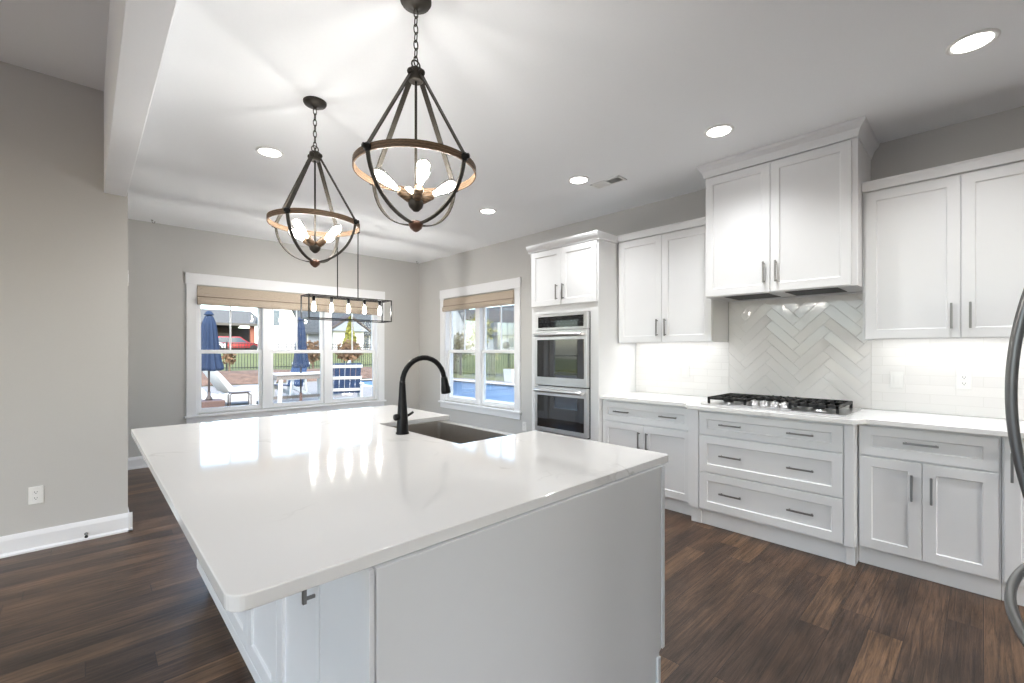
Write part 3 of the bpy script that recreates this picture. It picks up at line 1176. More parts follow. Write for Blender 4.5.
# ------------------------------------------------------------------ island
IX0, IX1, IY0, IY1 = .46, 1.665, .875, 3.12
ic = thing('island_cabinet', 'white kitchen island cabinet under the large quartz slab', 'kitchen island', ((IX0 + IX1) / 2, (IY0 + IY1) / 2, 0))
B(IX0 + .02, IX0 + .04, IY0 + .02, IY1, .10, .893).build('side_panel', M['cab'], ic)
mb = MB()      # working side, cut down for the apron sink
mb.box(IX1 - .022, IX1 - .002, IY0 + .02, 1.62, .10, .893).box(IX1 - .022, IX1 - .002, 2.445, IY1, .10, .893).box(IX1 - .022, IX1 - .002, 1.62, 2.445, .10, .64)
mb.build('working_side_panel', M['cab'], ic)
B(IX0 + .04, IX1 - .022, IY1 - .02, IY1, .10, .893).build('far_end_panel', M['cab'], ic)
B(IX0 + .04, IX1 - .022, IY0 + .02, IY1 - .02, .10, .12).build('bottom', M['cab'], ic)
B(IX0 + .055, IX1 - .05, IY0 + .02, IY1 - .03, 0, .10).build('toe_kick', M['cab'], ic)
# end panel toward the camera with its toe notch
MB().prism([(.441, 0), (IX1 - .045, 0), (IX1 - .045, .165), (IX1 - .022, .175), (IX1 - .022, .893), (.441, .893)], IY0, IY0 + .02, 'y').build('end_panel', M['cab'], ic, .0015)
B(IX1 - .020, IX1, IY0 - .004, IY0 + .02, .175, .893).build('corner_stile', M['cab'], ic, .0015)
B(.424, .4365, IY0, IY0 + .022, .0, .893).build('corner_stile', M['cab'], ic, .0015)
B(IX1 - .062, IX1 - .043, IY0 - .010, IY0, .0, .16).build('plinth_block', M['cab'], ic, .002)
B(IX0 + .02, IX1 - .040, IY0 - .014, IY0, 0, .05).build('shoe_molding', M['cab'], ic, .004)
B(IX0 + .002, IX0 + .020, IY0 + .024, 1.245, .151, .893).build('filler_panel', M['cab'], ic, .0015)
dy = [1.248, 1.626, 2.006, 2.386, 2.766]
for i in range(4):
    a, b = dy[i], dy[i + 1]
    hy = a + .03 if i % 2 == 0 else b - .03
    front(ic, 'door', IX0, a, b, .152, .885, [(hy, .735)])
B(IX0 + .002, IX0 + .020, 2.769, IY1, .151, .893).build('filler_panel', M['cab'], ic, .0015)

B(IX0 + .001, IX0 + .020, IY0 + .024, IY1, .10, .149).build('bottom_rail', M['cab'], ic, .0015)
# island slab with the cut-out for the apron sink
SX, SY0, SY1 = 1.235, 1.645, 2.425
sx0, sx1, sy0, sy1 = .175, 1.735, .885, 3.184


def arc(cx, cy, r, a0, a1, n=6):
    return [(cx + r * math.cos(math.radians(a0 + (a1 - a0) * i / n)), cy + r * math.sin(math.radians(a0 + (a1 - a0) * i / n))) for i in range(n + 1)]


r = .035
poly = arc(sx0 + r, sy0 + r, r, 180, 270) + arc(sx1 - .02, sy0 + .02, .02, 270, 360)
poly += [(sx1, SY0), (SX + .005, SY0), (SX, SY0 + .005), (SX, SY1 - .005), (SX + .005, SY1), (sx1, SY1)]
poly += arc(sx1 - .02, sy1 - .02, .02, 0, 90) + arc(sx0 + .02, sy1 - .02, .02, 90, 180)
o = MB().prism(poly, .895, .925).build('island_countertop', M['quartz'], bevel=.003, segs=3)
tag(o, 'large white quartz slab on the kitchen island, cut out for the sink', 'countertop')

# apron-front sink
sk = thing('apron_sink', 'stainless apron-front sink set into the island slab', 'sink', ((SX + 1.70) / 2, (SY0 + SY1) / 2, .66))
ox0, ox1, oy0, oy1, oz0, oz1 = 1.205, 1.705, 1.628, 2.441, .655, .893
ix0, ix1, iy0, iy1, iz0 = 1.222, 1.652, 1.645, 2.424, .672
mb = MB()
O = [(ox0, oy0), (ox1, oy0), (ox1, oy1), (ox0, oy1)]
I = arc(ix0 + .02, iy0 + .02, .02, 180, 270, 4) + arc(ix1 - .02, iy0 + .02, .02, 270, 360, 4) + arc(ix1 - .02, iy1 - .02, .02, 0, 90, 4) + arc(ix0 + .02, iy1 - .02, .02, 90, 180, 4)
ob = [mb.bm.verts.new((a, b, oz0)) for a, b in O]
ot = [mb.bm.verts.new((a, b, oz1)) for a, b in O]
it = [mb.bm.verts.new((a, b, oz1)) for a, b in I]
ib = [mb.bm.verts.new((a, b, iz0)) for a, b in I]
mb.bm.faces.new(ob[::-1])
mb.bm.faces.new(ib)
for k in range(4):
    mb.bm.faces.new((ob[k], ob[(k + 1) % 4], ot[(k + 1) % 4], ot[k]))
n = len(I)
for k in range(n):
    mb.bm.faces.new((it[k], it[(k + 1) % n], ib[(k + 1) % n], ib[k]))
q = n // 4
for k in range(4):           # rim
    seg = it[k * q:(k + 1) * q]
    for s0, s1 in zip(seg, seg[1:]):
        mb.bm.faces.new((ot[k], s0, s1))
    mb.bm.faces.new((ot[k], seg[-1], it[((k + 1) * q) % n], ot[(k + 1) % 4]))
mb.build('basin', M['steel_dark'], sk, .002)
MB().lathe((1.44, 2.03, iz0), [(.055, 0), (.055, .003), (.04, .004), (.035, .001), (0, .001)], 24).build('drain', M['steel'], sk)

# gooseneck faucet
fx, fy = 1.172, 2.047
fa = thing('kitchen_faucet', 'matte black gooseneck pull-down faucet beside the sink', 'faucet', (fx, fy, .925))
MB().lathe((fx, fy, .9255), [(.034, 0), (.034, .006), (.030, .012), (.0265, .09), (.020, .18), (.0165, .245), (.0145, .27), (0, .27)], 24).build('body', M['black'], fa)
pts = [(fx, fy, 1.17)]
R_ = .129
zc = 1.183
for i in range(15):
    a = math.radians(180 - 172 * i / 14)
    pts.append((fx + R_ + R_ * math.cos(a), fy, zc + R_ * math.sin(a)))
MB().tube(pts, .0138, 16).build('spout', M['black'], fa)
e0 = Vector(pts[-1])
dirv = (Vector(pts[-1]) - Vector(pts[-2])).normalized()
dirv = Vector((.16, 0, -1)).normalized()
hdm = MB().lathe(e0 - dirv * .006, [(.0145, 0), (.017, .006), (.021, .04), (.0265, .075), (.0265, .092), (.021, .094), (0, .094)], 20, tuple(dirv)).build('spray_head', M['black'], fa)
p = e0 + dirv * .06
MB().box(p.x + .014, p.x + .028, p.y - .008, p.y + .008, p.z - .022, p.z + .010).build('spray_button', M['black'], hdm, .003)
MB().lathe((fx - .046, fy, 1.012), [(0, 0), (.015, .001), (.017, .006), (.017, .055), (0, .055)], 16, (1, 0, 0)).build('handle_hub', M['black'], fa)
MB().tube([(fx + .015, fy, 1.012), (fx + .038, fy, 1.018), (fx + .062, fy, 1.030)], [.008, .007, .0065], 12).build('lever', M['black'], fa)

# ------------------------------------------------------------------ refrigerator (only its handles enter the frame)
fr = thing('refrigerator', 'stainless refrigerator with bowed handles at the edge of the frame', 'refrigerator', (1.735, -.5, 0))
FY = -.118
B(1.28, 2.19, -.86, FY - .065, .02, 1.78).build('body', M['steel'], fr, .006)
d1 = B(1.737, 2.188, FY - .06, FY, .76, 1.775).build('door', M['steel'], fr, .01)
d0 = B(1.282, 1.733, FY - .06, FY, .76, 1.775).build('door', M['steel'], fr, .01)
dz = B(1.282, 2.188, FY - .06, FY, .06, .755).build('drawer', M['steel'], fr, .01)


def bow(p0, p1, out, rr, parent):
    p0, p1, out = Vector(p0), Vector(p1), Vector(out)
    pts = [p0.lerp(p1, i / 28) + out * (1 - (2 * i / 28 - 1) ** 2) for i in range(29)]
    MB().tube(pts, rr, 14).build('handle', M['fridge_handle'], parent)


bow((1.775, FY, .85), (1.775, FY, 1.63), (0, .069, 0), .0105, d1)
bow((1.695, FY, .85), (1.695, FY, 1.63), (0, .069, 0), .0105, d0)
bow((1.33, FY, .70), (2.14, FY, .70), (0, .070, 0), .0115, dz)


# ------------------------------------------------------------------ ceiling fixtures
def recessed(label, x, y, CZ=CZ):
    t = thing('recessed_light', label, 'ceiling light', (x, y, CZ), 'recessed ceiling lights')
    MB().lathe((x, y, CZ), [(.095, 0), (.095, -.004), (.088, -.008), (.076, -.006), (.074, -.0025), (0, -.0025)], 32).build('trim_ring', M['plastic'], t)
    MB().lathe((x, y, CZ), [(.072, -.0030), (.072, -.005), (0, -.005)], 32).build('diffuser', M['diffuser'], t)
    ld = bpy.data.lights.new('can_lamp', 'SPOT')
    ld.energy = CAN_W
    ld.color = (.975, .985, 1)
    ld.spot_size = math.radians(134)
    ld.spot_blend = 1.0
    ld.shadow_soft_size = .07
    lo = bpy.data.objects.new('can_lamp', ld)
    C.objects.link(lo)
    lo.parent = t
    lo.location = (0, 0, -.02)
    return t


cans = [('round recessed ceiling light nearest the refrigerator', 3.11, .038),
        ('round recessed ceiling light in front of the tall hood cabinet', 3.12, 1.24),
        ('round recessed ceiling light beside the ceiling vent', 3.125, 2.44),
        ('round recessed ceiling light nearest the double window', 3.116, 3.655),
        ('lone round recessed ceiling light beside the farther pendant', 1.002, 3.70),
        ('added unseen recessed ceiling light behind the camera over the kitchen', 1.0, -1.2),  # out of view, added to brighten the kitchen
        ('added unseen recessed ceiling light behind the refrigerator', 3.11, -1.2)]  # likewise an added lamp out of view
for l_, x_, y_ in cans:
    recessed(l_, x_, y_)
for x_, y_ in ((-1.6, 2.9), (-4.0, 2.9), (-1.6, .2), (-4.0, .2), (-1.6, -2.6), (-4.0, -2.6)):  # unseen living-room lamps, added to raise the light level
    recessed('added unseen recessed light in the higher living-room ceiling', x_, y_, LZ)

v = thing('ceiling_vent', 'small white slotted air vent in the ceiling above the cabinets', 'vent', (3.35, 2.29, CZ))
mb = MB()
vx0, vx1, vy0, vy1 = 3.285, 3.415, 2.14, 2.44
mb.box(vx0, vx1, vy0, vy0 + .02, CZ - .008, CZ - .0005).box(vx0, vx1, vy1 - .02, vy1, CZ - .008, CZ - .0005)
mb.box(vx0, vx0 + .02, vy0, vy1, CZ - .008, CZ - .0005).box(vx1 - .02, vx1, vy0, vy1, CZ - .008, CZ - .0005)
mb.box(vx0, vx1, 2.285, 2.295, CZ - .008, CZ - .0005)
mb.build('frame', M['plastic'], v, .002)
B(vx0 + .02, vx1 - .02, vy0 + .02, vy1 - .02, CZ - .002, CZ - .0008).build('backing', M['dark'], v)
mb = MB()
for i in range(7):
    xx = vx0 + .027 + i * .0125
    for ya, yb, sg in ((vy0 + .02, 2.285, 1), (2.295, vy1 - .02, -1)):
        q = [(xx + (.008 if sg < 0 else 0) + sg * a_, b_) for a_, b_ in ((0, CZ - .007), (.002, CZ - .007), (.008, CZ - .002), (.006, CZ - .002))]
        mb.quadbox([(a_, ya, b_) for a_, b_ in q] + [(a_, yb, b_) for a_, b_ in q])
mb.build('slats', M['plastic'], v)

for l_, x_, y_ in (('tiny dark hook in the ceiling above the triple window', .545, 6.55), ('tiny hook in the ceiling at the corner of the nook', 4.02, 6.55)):
    h_ = thing('ceiling_hook', l_, 'hook', (x_, y_, CZ), 'ceiling hooks')
    MB().lathe((x_, y_, CZ), [(.012, 0), (.012, -.004), (.004, -.006), (0, -.006)], 12).build('base_disc', M['nickel'], h_)
    MB().tube([(x_, y_, CZ - .004), (x_, y_, CZ - .02)] + [(x_ + .013 - .013 * math.cos(math.radians(a)), y_, CZ - .02 - .013 * math.sin(math.radians(a))) for a in range(20, 221, 25)], .0035, 8).build('hook_wire', M['nickel'], h_)

BULB = [(0, 0), (.013, 0), (.0135, .012), (.016, .028), (.023, .055), (.029, .080), (.031, .096), (.028, .114), (.018, .126), (0, .131)]


def pendant(label, x, y, zring, a_ring, a_bulb):
    t = thing('pendant_light', label, 'pendant light', (x, y, CZ), 'orb pendant lights over the island')
    MB().lathe((x, y, CZ), [(.066, -.0005), (.066, -.008), (.06, -.018), (.03, -.026), (.012, -.03), (.008, -.04), (0, -.04)], 28).build('canopy', M['bronze'], t)
    zhub = zring + .41
    # chain
    mb = MB()
    z = CZ - .036
    i = 0
    while z > zhub + .045:
        hl, hw = .021, .0095
        ring = []
        for k in range(14):
            a = 2 * PI * k / 14
            u_, w_ = hw * math.cos(a), hl * math.sin(a)
            ring.append((x + (u_ if i % 2 == 0 else 0), y + (0 if i % 2 == 0 else u_), z - hl + w_))
        mb.tube(ring, .0028, 6, closed=True)
        z -= .034
        i += 1
    mb.build('chain', M['bronze'], t)
    zl = z + .005
    MB().tube([(x + .02 * math.cos(2 * PI * k / 18), y, zhub + .038 + .02 * math.sin(2 * PI * k / 18)) for k in range(18)], .0034, 8, closed=True).build('loop', M['bronze'], t)
    hub = MB().lathe((x, y, zhub), [(.026, -.034), (.031, -.03), (.031, .016), (.022, .022), (.008, .024), (0, .024)], 20)
    hub = hub.build('hub', M['bronze'], t)
    bolts = MB()
    for q in range(4):
        a = a_ring + q * PI / 2
        d = (math.cos(a), math.sin(a), 0)
        bolts.lathe((x + d[0] * .026, y + d[1] * .026, zhub - .004), [(.014, 0), (.014, .012), (.009, .018), (0, .02)], 10, d)
    bolts.build('bolts', M['bronze'], hub)
    RR = .253
    ztop = zring
    # ring band
    pts = [(x + RR * math.cos(2 * PI * k / 64), y + RR * math.sin(2 * PI * k / 64), zring) for k in range(64)]
    MB().band(pts, .030, .006, lambda p: (p.x - x, p.y - y, 0), True).build('ring', M['wood_band'], t)
    zb = zring - .230
    for q in range(4):
        a = a_ring + q * PI / 2
        c_, s_ = math.cos(a), math.sin(a)
        nrm = (c_, s_, 0)
        st = MB().bar((x + c_ * .03, y + s_ * .03, zhub - .01), (x + c_ * (RR + .004), y + s_ * (RR + .004), zring + .012), .024, .006, up=nrm)
        st.build('strut', M['bronze'], t, .001)
        pts = []
        for k in range(15):
            b_ = math.radians(90 * k / 14)
            rr = (RR + .006) * math.cos(b_)
            pts.append((x + c_ * max(rr, .012), y + s_ * max(rr, .012), zring + .012 - (zring + .012 - zb) * math.sin(b_)))
        MB().band(pts, .019, .005, lambda p: (p.x - x, p.y - y, p.z - zring - .05), False).build('lower_band', M['bronze'], t)
        MB().lathe((x + c_ * (RR + .003), y + s_ * (RR + .003), zring), [(.017, 0), (.017, .010), (.010, .015), (.010, .024), (0, .026)], 12, nrm).build('joint_bolt', M['black'], t)
    MB().lathe((x, y, zb), [(0, -.034), (.010, -.03), (.024, -.018), (.031, -.004), (.031, .004), (.022, .012), (.010, .016), (0, .016)], 20).build('finial', M['copper'], t)
    zc = zring - .142
    MB().tube([(x, y, zhub), (x, y, zc)], .0055, 10).build('rod', M['bronze'], t)
    MB().lathe((x, y, zc), [(0, -.036), (.012, -.032), (.028, -.016), (.033, 0), (.028, .018), (.014, .03), (0, .032)], 20).build('socket_ball', M['bronze'], t)
    for q in range(4):
        a = a_bulb + q * PI / 2
        d = Vector((math.cos(a), math.sin(a), .62)).normalized()
        o_ = Vector((x, y, zc + .004))
        sk_ = MB().lathe(o_ + d * .022, [(.013, 0), (.020, .006), (.020, .056), (.017, .06), (0, .06)], 16, tuple(d)).build('socket', M['wood_band'], t)
        env = MB().lathe(o_ + d * .080, BULB, 18, tuple(d)).build('bulb', M['envelope'], sk_)
        core = MB().lathe(o_ + d * .092, [(0, 0), (.008, .004), (.013, .03), (.019, .06), (.020, .085), (.012, .102), (0, .107)], 14, tuple(d)).build('filament', M['bulb'], sk_)
    return t


pendant('bronze orb pendant light nearer the camera, hung on a chain above the island', 1.018, 1.666, 2.118, math.radians(15), math.radians(70))
pendant('bronze orb pendant light farther from the camera, hung above the island near the windows', .996, 2.767, 2.112, math.radians(38), math.radians(33))

# linear chandelier in the nook
lx0, lx1, ly0, ly1, lz0, lz1 = 1.84, 2.873, 5.30, 5.55, 1.727, 1.995
lc = thing('linear_chandelier', 'black box-frame chandelier with five bulbs hanging before the triple window', 'chandelier', ((lx0 + lx1) / 2, (ly0 + ly1) / 2, CZ))
e_ = .006
mb = MB()
for z in (lz0, lz1):
    for yy in (ly0, ly1):
        mb.box(lx0 - e_, lx1 + e_, yy - e_, yy + e_, z - e_, z + e_)
    for xx in (lx0, lx1):
        mb.box(xx - e_, xx + e_, ly0, ly1, z - e_, z + e_)
for xx in (lx0, lx1):
    for yy in (ly0, ly1):
        mb.box(xx - e_, xx + e_, yy - e_, yy + e_, lz0, lz1)
lym = (ly0 + ly1) / 2
mb.box(lx0, lx1, lym - .004, lym + .004, lz1 - .006, lz1 + .006)
mb.build('box_frame', M['black'], lc)
for xx in (2.22, 2.48):
    MB().tube([(xx, lym, lz1), (xx, lym, CZ - .02)], .006, 10).build('rod', M['black'], lc)
for xx in (2.22, 2.48):
    MB().lathe((xx, lym, CZ), [(.022, -.0005), (.022, -.008), (.010, -.022), (0, -.022)], 18).build('canopy', M['black'], lc)
for k in range(5):
    xx = lx0 + .10 + (lx1 - lx0 - .2) * k / 4
    s_ = MB().lathe((xx, lym, lz1 - .004), [(.018, 0), (.02, -.01), (.018, -.055), (.012, -.06), (0, -.06)], 14).build('socket', M['black'], lc)
    MB().lathe((xx, lym, lz1 - .060), [(a, b) for a, b in BULB], 16, (0, 0, -1)).build('bulb', M['envelope'], s_)
    MB().lathe((xx, lym, lz1 - .072), [(0, 0), (.008, .004), (.014, .03), (.021, .06), (.021, .085), (.012, .10), (0, .104)], 14, (0, 0, -1)).build('filament', M['bulb_lin'], s_)


# ------------------------------------------------------------------ outdoors
GZ = -.12


def ground_z(x, y):
    r_ = max(y - 22.0, x - 15.0, 0.0)
    return GZ + .42 * min(r_ / 5.0, 1) + .95 * min(max(r_ - 5, 0) / 20.0, 1)


px0, px1, py0, py1 = 8.3, 13.3, 8.2, 21.5       # pool
mb = MB()
xs = [-30, -10, 0, 8, 13.8, 15, 17, 20, 26, 32, 40, 55, 90]
ys = [6.9, 9, 14, 18, 21.9, 22.0, 24.5, 27, 32, 38, 47, 60, 100]
grid = [[mb.bm.verts.new((a, b, ground_z(a, b) - (.45 if (a < 14 and b < 21.95) else 0))) for b in ys] for a in xs]
for i in range(len(xs) - 1):
    for j in range(len(ys) - 1):
        mb.bm.faces.new((grid[i][j], grid[i + 1][j], grid[i + 1][j + 1], grid[i][j + 1]))
struct(mb.build('lawn', M['lawn']))
mb = MB()
mb.box(-6.0, .08, 4.6, 6.86, GZ - .2, GZ)
mb.box(-14, px0, 6.86, 22.0, GZ - .2, GZ).box(px1, 14.6, 6.86, 22.0, GZ - .2, GZ)
mb.box(px0, px1, 6.86, py0, GZ - .2, GZ).box(px0, px1, py1, 22.0, GZ - .2, GZ)
struct(mb.build('patio', M['concrete']))
mb = MB()
mb.box(px0 - .05, px0 + .3, py0, py1, GZ, GZ + .03).box(px1 - .3, px1 + .35, py0, py1, GZ, GZ + .03)
mb.box(px0 + .3, px1 - .3, py0 - .05, py0 + .3, GZ, GZ + .03).box(px0 + .3, px1 - .3, py1 - .3, py1 + .05, GZ, GZ + .03)
struct(mb.build('pool_coping', M['coping'], bevel=.01))
struct(B(px0 + .01, px1 - .01, py0 + .01, py1 - .01, GZ - .19, GZ - .06).build('pool_water', M['water']))
struct(B(-40, 40, -40, -4.31, -.3, -.14).build('rear_bounce_ground', M['concrete']))  # unseen sunlit slab, added to bounce light through the rear openings
struct(B(-40, -6.11, -4.31, 6.8, -.3, -.14).build('west_bounce_ground', M['concrete']))  # same added bounce surface outside the west openings, out of view
# planting bed: low mound of mulch before the fence
mb = MB()
n1, n2 = 40, 6
rd = random.Random(5)
g = [[mb.bm.verts.new((-8 + 22 * i / n1, 22.02 + 4.2 * j / n2, ground_z(0, 22.02 + 4.2 * j / n2) + .02 + .28 * math.sin(PI * j / n2) + rd.uniform(-.03, .03))) for j in range(n2 + 1)] for i in range(n1 + 1)]
for i in range(n1):
    for j in range(n2):
        mb.bm.faces.new((g[i][j], g[i + 1][j], g[i + 1][j + 1], g[i][j + 1]))
o = mb.build('mulch_bed', M['mulch'])
tag(o, 'reddish mulch bed in front of the iron fence', 'garden bed', kind='stuff')


def fence(label, p0, p1, npost, hgt=1.45):
    p0, p1 = Vector(p0), Vector(p1)
    d = p1 - p0
    t = thing('iron_fence', label, 'fence', tuple((p0 + p1) / 2), 'black iron fence runs')
    def zz(q):
        return ground_z(q.x, q.y)
    mb = MB()
    for s in range(npost - 1):
        a, b = p0 + d * (s / (npost - 1)), p0 + d * ((s + 1) / (npost - 1))
        for hh in (.15, hgt - .2, hgt - .03):
            mb.bar((a.x, a.y, zz(a) + hh), (b.x, b.y, zz(b) + hh), .03, .035)
        k = int((b - a).length / .13)
        for i in range(1, k):
            q = a.lerp(b, i / k)
            z0 = zz(a) + (zz(b) - zz(a)) * i / k
            mb.box(q.x - .011, q.x + .011, q.y - .011, q.y + .011, z0 + .05, z0 + hgt)
    mb.build('picket_panel', M['ext_metal'], t)
    for s in range(npost):
        a = p0 + d * (s / (npost - 1))
        B(a.x - .035, a.x + .035, a.y - .035, a.y + .035, zz(a) - .05, zz(a) + hgt + .06).build('post', M['ext_metal'], t)
    return t


fence('black iron picket fence behind the mulch bed, seen through the triple window', (-3, 27, ground_z(-3, 27)), (15.6, 27, ground_z(15.6, 27)), 10)
fence('black iron picket fence beyond the pool, seen through the double window', (15.6, 12.6, ground_z(15.6, 12.6)), (15.6, 26.8, ground_z(15.6, 26.8)), 8)


# closed patio umbrellas
def umbrella(label, x, y, base=True, k_=1.0):
    t = thing('patio_umbrella', label, 'umbrella', (x, y, GZ), 'closed blue patio umbrellas')
    MB().tube([(x, y, GZ + .05), (x, y, 2.24)], .022, 10).build('pole', M['ext_dark'], t)
    mb = MB()
    seg = 24
    prof = [(.03, 2.20), (.08 * k_, 2.16), (.12 * k_, 2.0), (.14 * k_, 1.7), (.165 * k_, 1.4), (.20 * k_, 1.1), (.235 * k_, .92), (.21 * k_, .87)]
    rings = []
    for r_, z in prof:
        rings.append([mb.bm.verts.new((x + r_ * (1 + .3 * (k % 2) * min(1, (2.2 - z) / .3)) * math.cos(2 * PI * k / seg), y + r_ * (1 + .3 * (k % 2) * min(1, (2.2 - z) / .3)) * math.sin(2 * PI * k / seg), z + .02 * ((k // 3) % 2) * (z < 1))) for k in range(seg)])
    for A, Bq in zip(rings, rings[1:]):
        for k in range(seg):
            mb.bm.faces.new((A[k], A[(k + 1) % seg], Bq[(k + 1) % seg], Bq[k]))
    mb.bm.faces.new(rings[0])
    mb.bm.faces.new(rings[-1])
    mb.build('canopy', M['canvas'], t)
    MB().lathe((x, y, 2.19), [(.10, 0), (.09, .03), (.06, .08), (.02, .10), (0, .1)], 12).build('finial_cap', M['canvas'], t)
    if base:
        B(x - .28, x + .28, y - .28, y + .28, GZ + .001, GZ + .30).build('weight_box', M['weight'], t, .02)
        MB().lathe((x, y, GZ + .30), [(.08, 0), (.06, .06), (.035, .1), (.035, .2), (0, .2)], 14).build('sleeve', M['ext_dark'], t)
    else:
        MB().lathe((x, y, GZ), [(.25, 0.001), (.25, .05), (.04, .08), (.035, .3), (0, .3)], 20).build('weight_disc', M['weight'], t)
    return t


umbrella('closed blue patio umbrella standing in a square brown weight box', 2.10, 12.6)
umbrella('closed blue patio umbrella rising through the outdoor table', 4.34, 13.12, False, .72)


def outdoor_chair(label, x, y, rz, mats, wide=.78):
    """rigid slatted deck chair with A-frame sides; built facing +y, then turned"""
    t = thing('deck_chair', label, 'outdoor chair', (x, y, GZ), 'outdoor chairs on the patio')
    L = Vector((x, y, GZ))
    w_ = wide / 2
    slat, rail = mats
    def bb(m, *a):
        return m.box(x + a[0], x + a[1], y + a[2], y + a[3], GZ + a[4], GZ + a[5])
    # back leans toward -y
    bk = MB()
    for i in range(6):
        xx = x - w_ + .03 + (wide - .06) * (i + .5) / 6
        bk.bar((xx, y - .20, GZ + .34), (xx, y - .52, GZ + 1.14), (wide - .06) / 6 - .014, .022, up=(0, 1, .3))
    bk.build('back_slats', slat, t)
    rl = MB()
    for f_ in (.12, .52, .9):
        rl.bar((x - w_, y - .215 - .32 * f_, GZ + .34 + .8 * f_), (x + w_, y - .215 - .32 * f_, GZ + .34 + .8 * f_), .075, .03, up=(0, 1, .4))
    rl.build('back_rails', rail, t)
    st = MB()
    for i in range(6):
        yy = y - .18 + .10 * i
        zz = GZ + .36 + .012 * i
        st.box(x - w_ + .02, x + w_ - .02, yy, yy + .085, zz, zz + .022)
    st.build('seat_slats', slat, t)
    for s in (-1, 1):
        m_ = MB()
        xx = x + s * w_
        m_.bar((xx, y + .40, GZ), (xx, y + .30, GZ + .58), .05, .09, up=(0, 1, 0))
        m_.bar((xx, y - .62, GZ + .0), (xx, y + .38, GZ + .40), .05, .10, up=(0, 0, 1))
        m_.bar((xx, y - .36, GZ), (xx, y - .28, GZ + .58), .05, .08, up=(0, 1, 0))
        m_.build('side_frame', rail, t)
        m_ = MB().box(xx - .06, xx + .06, y - .42, y + .42, GZ + .58, GZ + .61)
        m_.build('armrest', rail, t, .01)
    t.rotation_euler = (0, 0, rz)
    return t


outdoor_chair('navy slatted deck chair with white rails, its back to the triple window', 5.04, 11.92, math.radians(-18), (M['hdpe_blue'], M['hdpe_white']), .86)
outdoor_chair('navy deck chair with white frame behind the outdoor table', 4.6, 14.85, math.radians(125), (M['hdpe_blue'], M['hdpe_white']), .62)
outdoor_chair('white deck chair on the far side of the outdoor table', 6.0, 15.0, math.radians(60), (M['hdpe_white'], M['hdpe_white']), .66)
outdoor_chair('white deck chair behind the umbrella weight box', 1.75, 15.7, math.radians(20), (M['hdpe_white'], M['hdpe_white']), .70)


def chaise(label, x, y, rz):
    t = thing('chaise_lounge', label, 'outdoor lounge', (x, y, GZ), 'white chaise lounges on the patio')
    prof = [(-1.0, .16), (-.9, .30), (-.3, .34), (.05, .26), (.35, .34), (.62, .66), (.86, .92), (.95, .90), (.72, .56), (.50, .24), (.20, .10), (-.85, .10)]
    m_ = MB()
    A = [m_.bm.verts.new((x - .33, y + a, GZ + b)) for a, b in prof]
    Bv = [m_.bm.verts.new((x + .33, y + a, GZ + b)) for a, b in prof]
    m_.bm.faces.new(A)
    m_.bm.faces.new(Bv[::-1])
    for i in range(len(prof)):
        j = (i + 1) % len(prof)
        m_.bm.faces.new((A[i], Bv[i], Bv[j], A[j])).smooth = True
    m_.build('shell', M['hdpe_white'], t, .02)
    for s in (-1, 1):
        MB().box(x + s * .30 - .04, x + s * .30 + .04, y - .8, y - .62, GZ, GZ + .14).build('leg', M['hdpe_white'], t, .01)
        MB().box(x + s * .30 - .04, x + s * .30 + .04, y + .25, y + .43, GZ, GZ + .14).build('leg', M['hdpe_white'], t, .01)
    t.rotation_euler = (0, 0, rz)
    return t


chaise('white moulded chaise lounge beside the umbrella weight box', 2.65, 14.15, math.radians(78))
chaise('white moulded chaise lounge between the umbrella and the outdoor table', 3.5, 16.2, math.radians(108))
# dark tubular side table by the lounge
st_ = thing('side_table', 'dark tubular side table beside the umbrella weight box', 'side table', (2.66, 12.35, GZ))
for yy in (12.25, 12.45):
    MB().tube([(2.46, yy, GZ + .01), (2.46, yy, GZ + .42), (2.50, yy, GZ + .45), (2.84, yy, GZ + .45), (2.90, yy, GZ + .40), (2.90, yy, GZ + .15), (2.86, yy, GZ + .1), (2.46, yy, GZ + .1)], .014, 8).build('frame', M['ext_dark'], st_)
B(2.46, 2.90, 12.23, 12.47, GZ + .46, GZ + .475).build('top', M['ext_dark'], st_)

# outdoor dining table
tx, ty = 4.34, 13.12
ot_ = thing('outdoor_table', 'grey and white outdoor dining table seen through the triple window', 'table', (tx, ty, GZ))
mb = MB()
for i in range(8):
    yy = ty - .46 + i * .118
    if i == 4 or i == 3:
        mb.box(tx - .74, tx - .05, yy, yy + .108, GZ + .82, GZ + .85).box(tx + .05, tx + .74, yy, yy + .108, GZ + .82, GZ + .85)
    else:
        mb.box(tx - .74, tx + .74, yy, yy + .108, GZ + .82, GZ + .85)
mb.build('top', M['hdpe_white'], ot_)
mb = MB().box(tx - .74, tx + .74, ty - .42, ty - .38, GZ + .70, GZ + .82).box(tx - .74, tx + .74, ty + .38, ty + .42, GZ + .70, GZ + .82)
mb.box(tx - .74, tx - .70, ty - .38, ty + .38, GZ + .70, GZ + .82).box(tx + .70, tx + .74, ty - .38, ty + .38, GZ + .70, GZ + .82)
mb.build('apron', M['hdpe_grey'], ot_)
for sx_ in (-1, 1):
    for sy_ in (-1, 1):
        MB().bar((tx + sx_ * .68, ty + sy_ * .44, GZ), (tx + sx_ * .62, ty + sy_ * .36, GZ + .82), .09, .09).build('leg', M['hdpe_white'], ot_, .01)
MB().box(tx - .70, tx + .70, ty + .34, ty + .40, GZ + .12, GZ + .2).build('stretcher', M['hdpe_grey'], ot_)


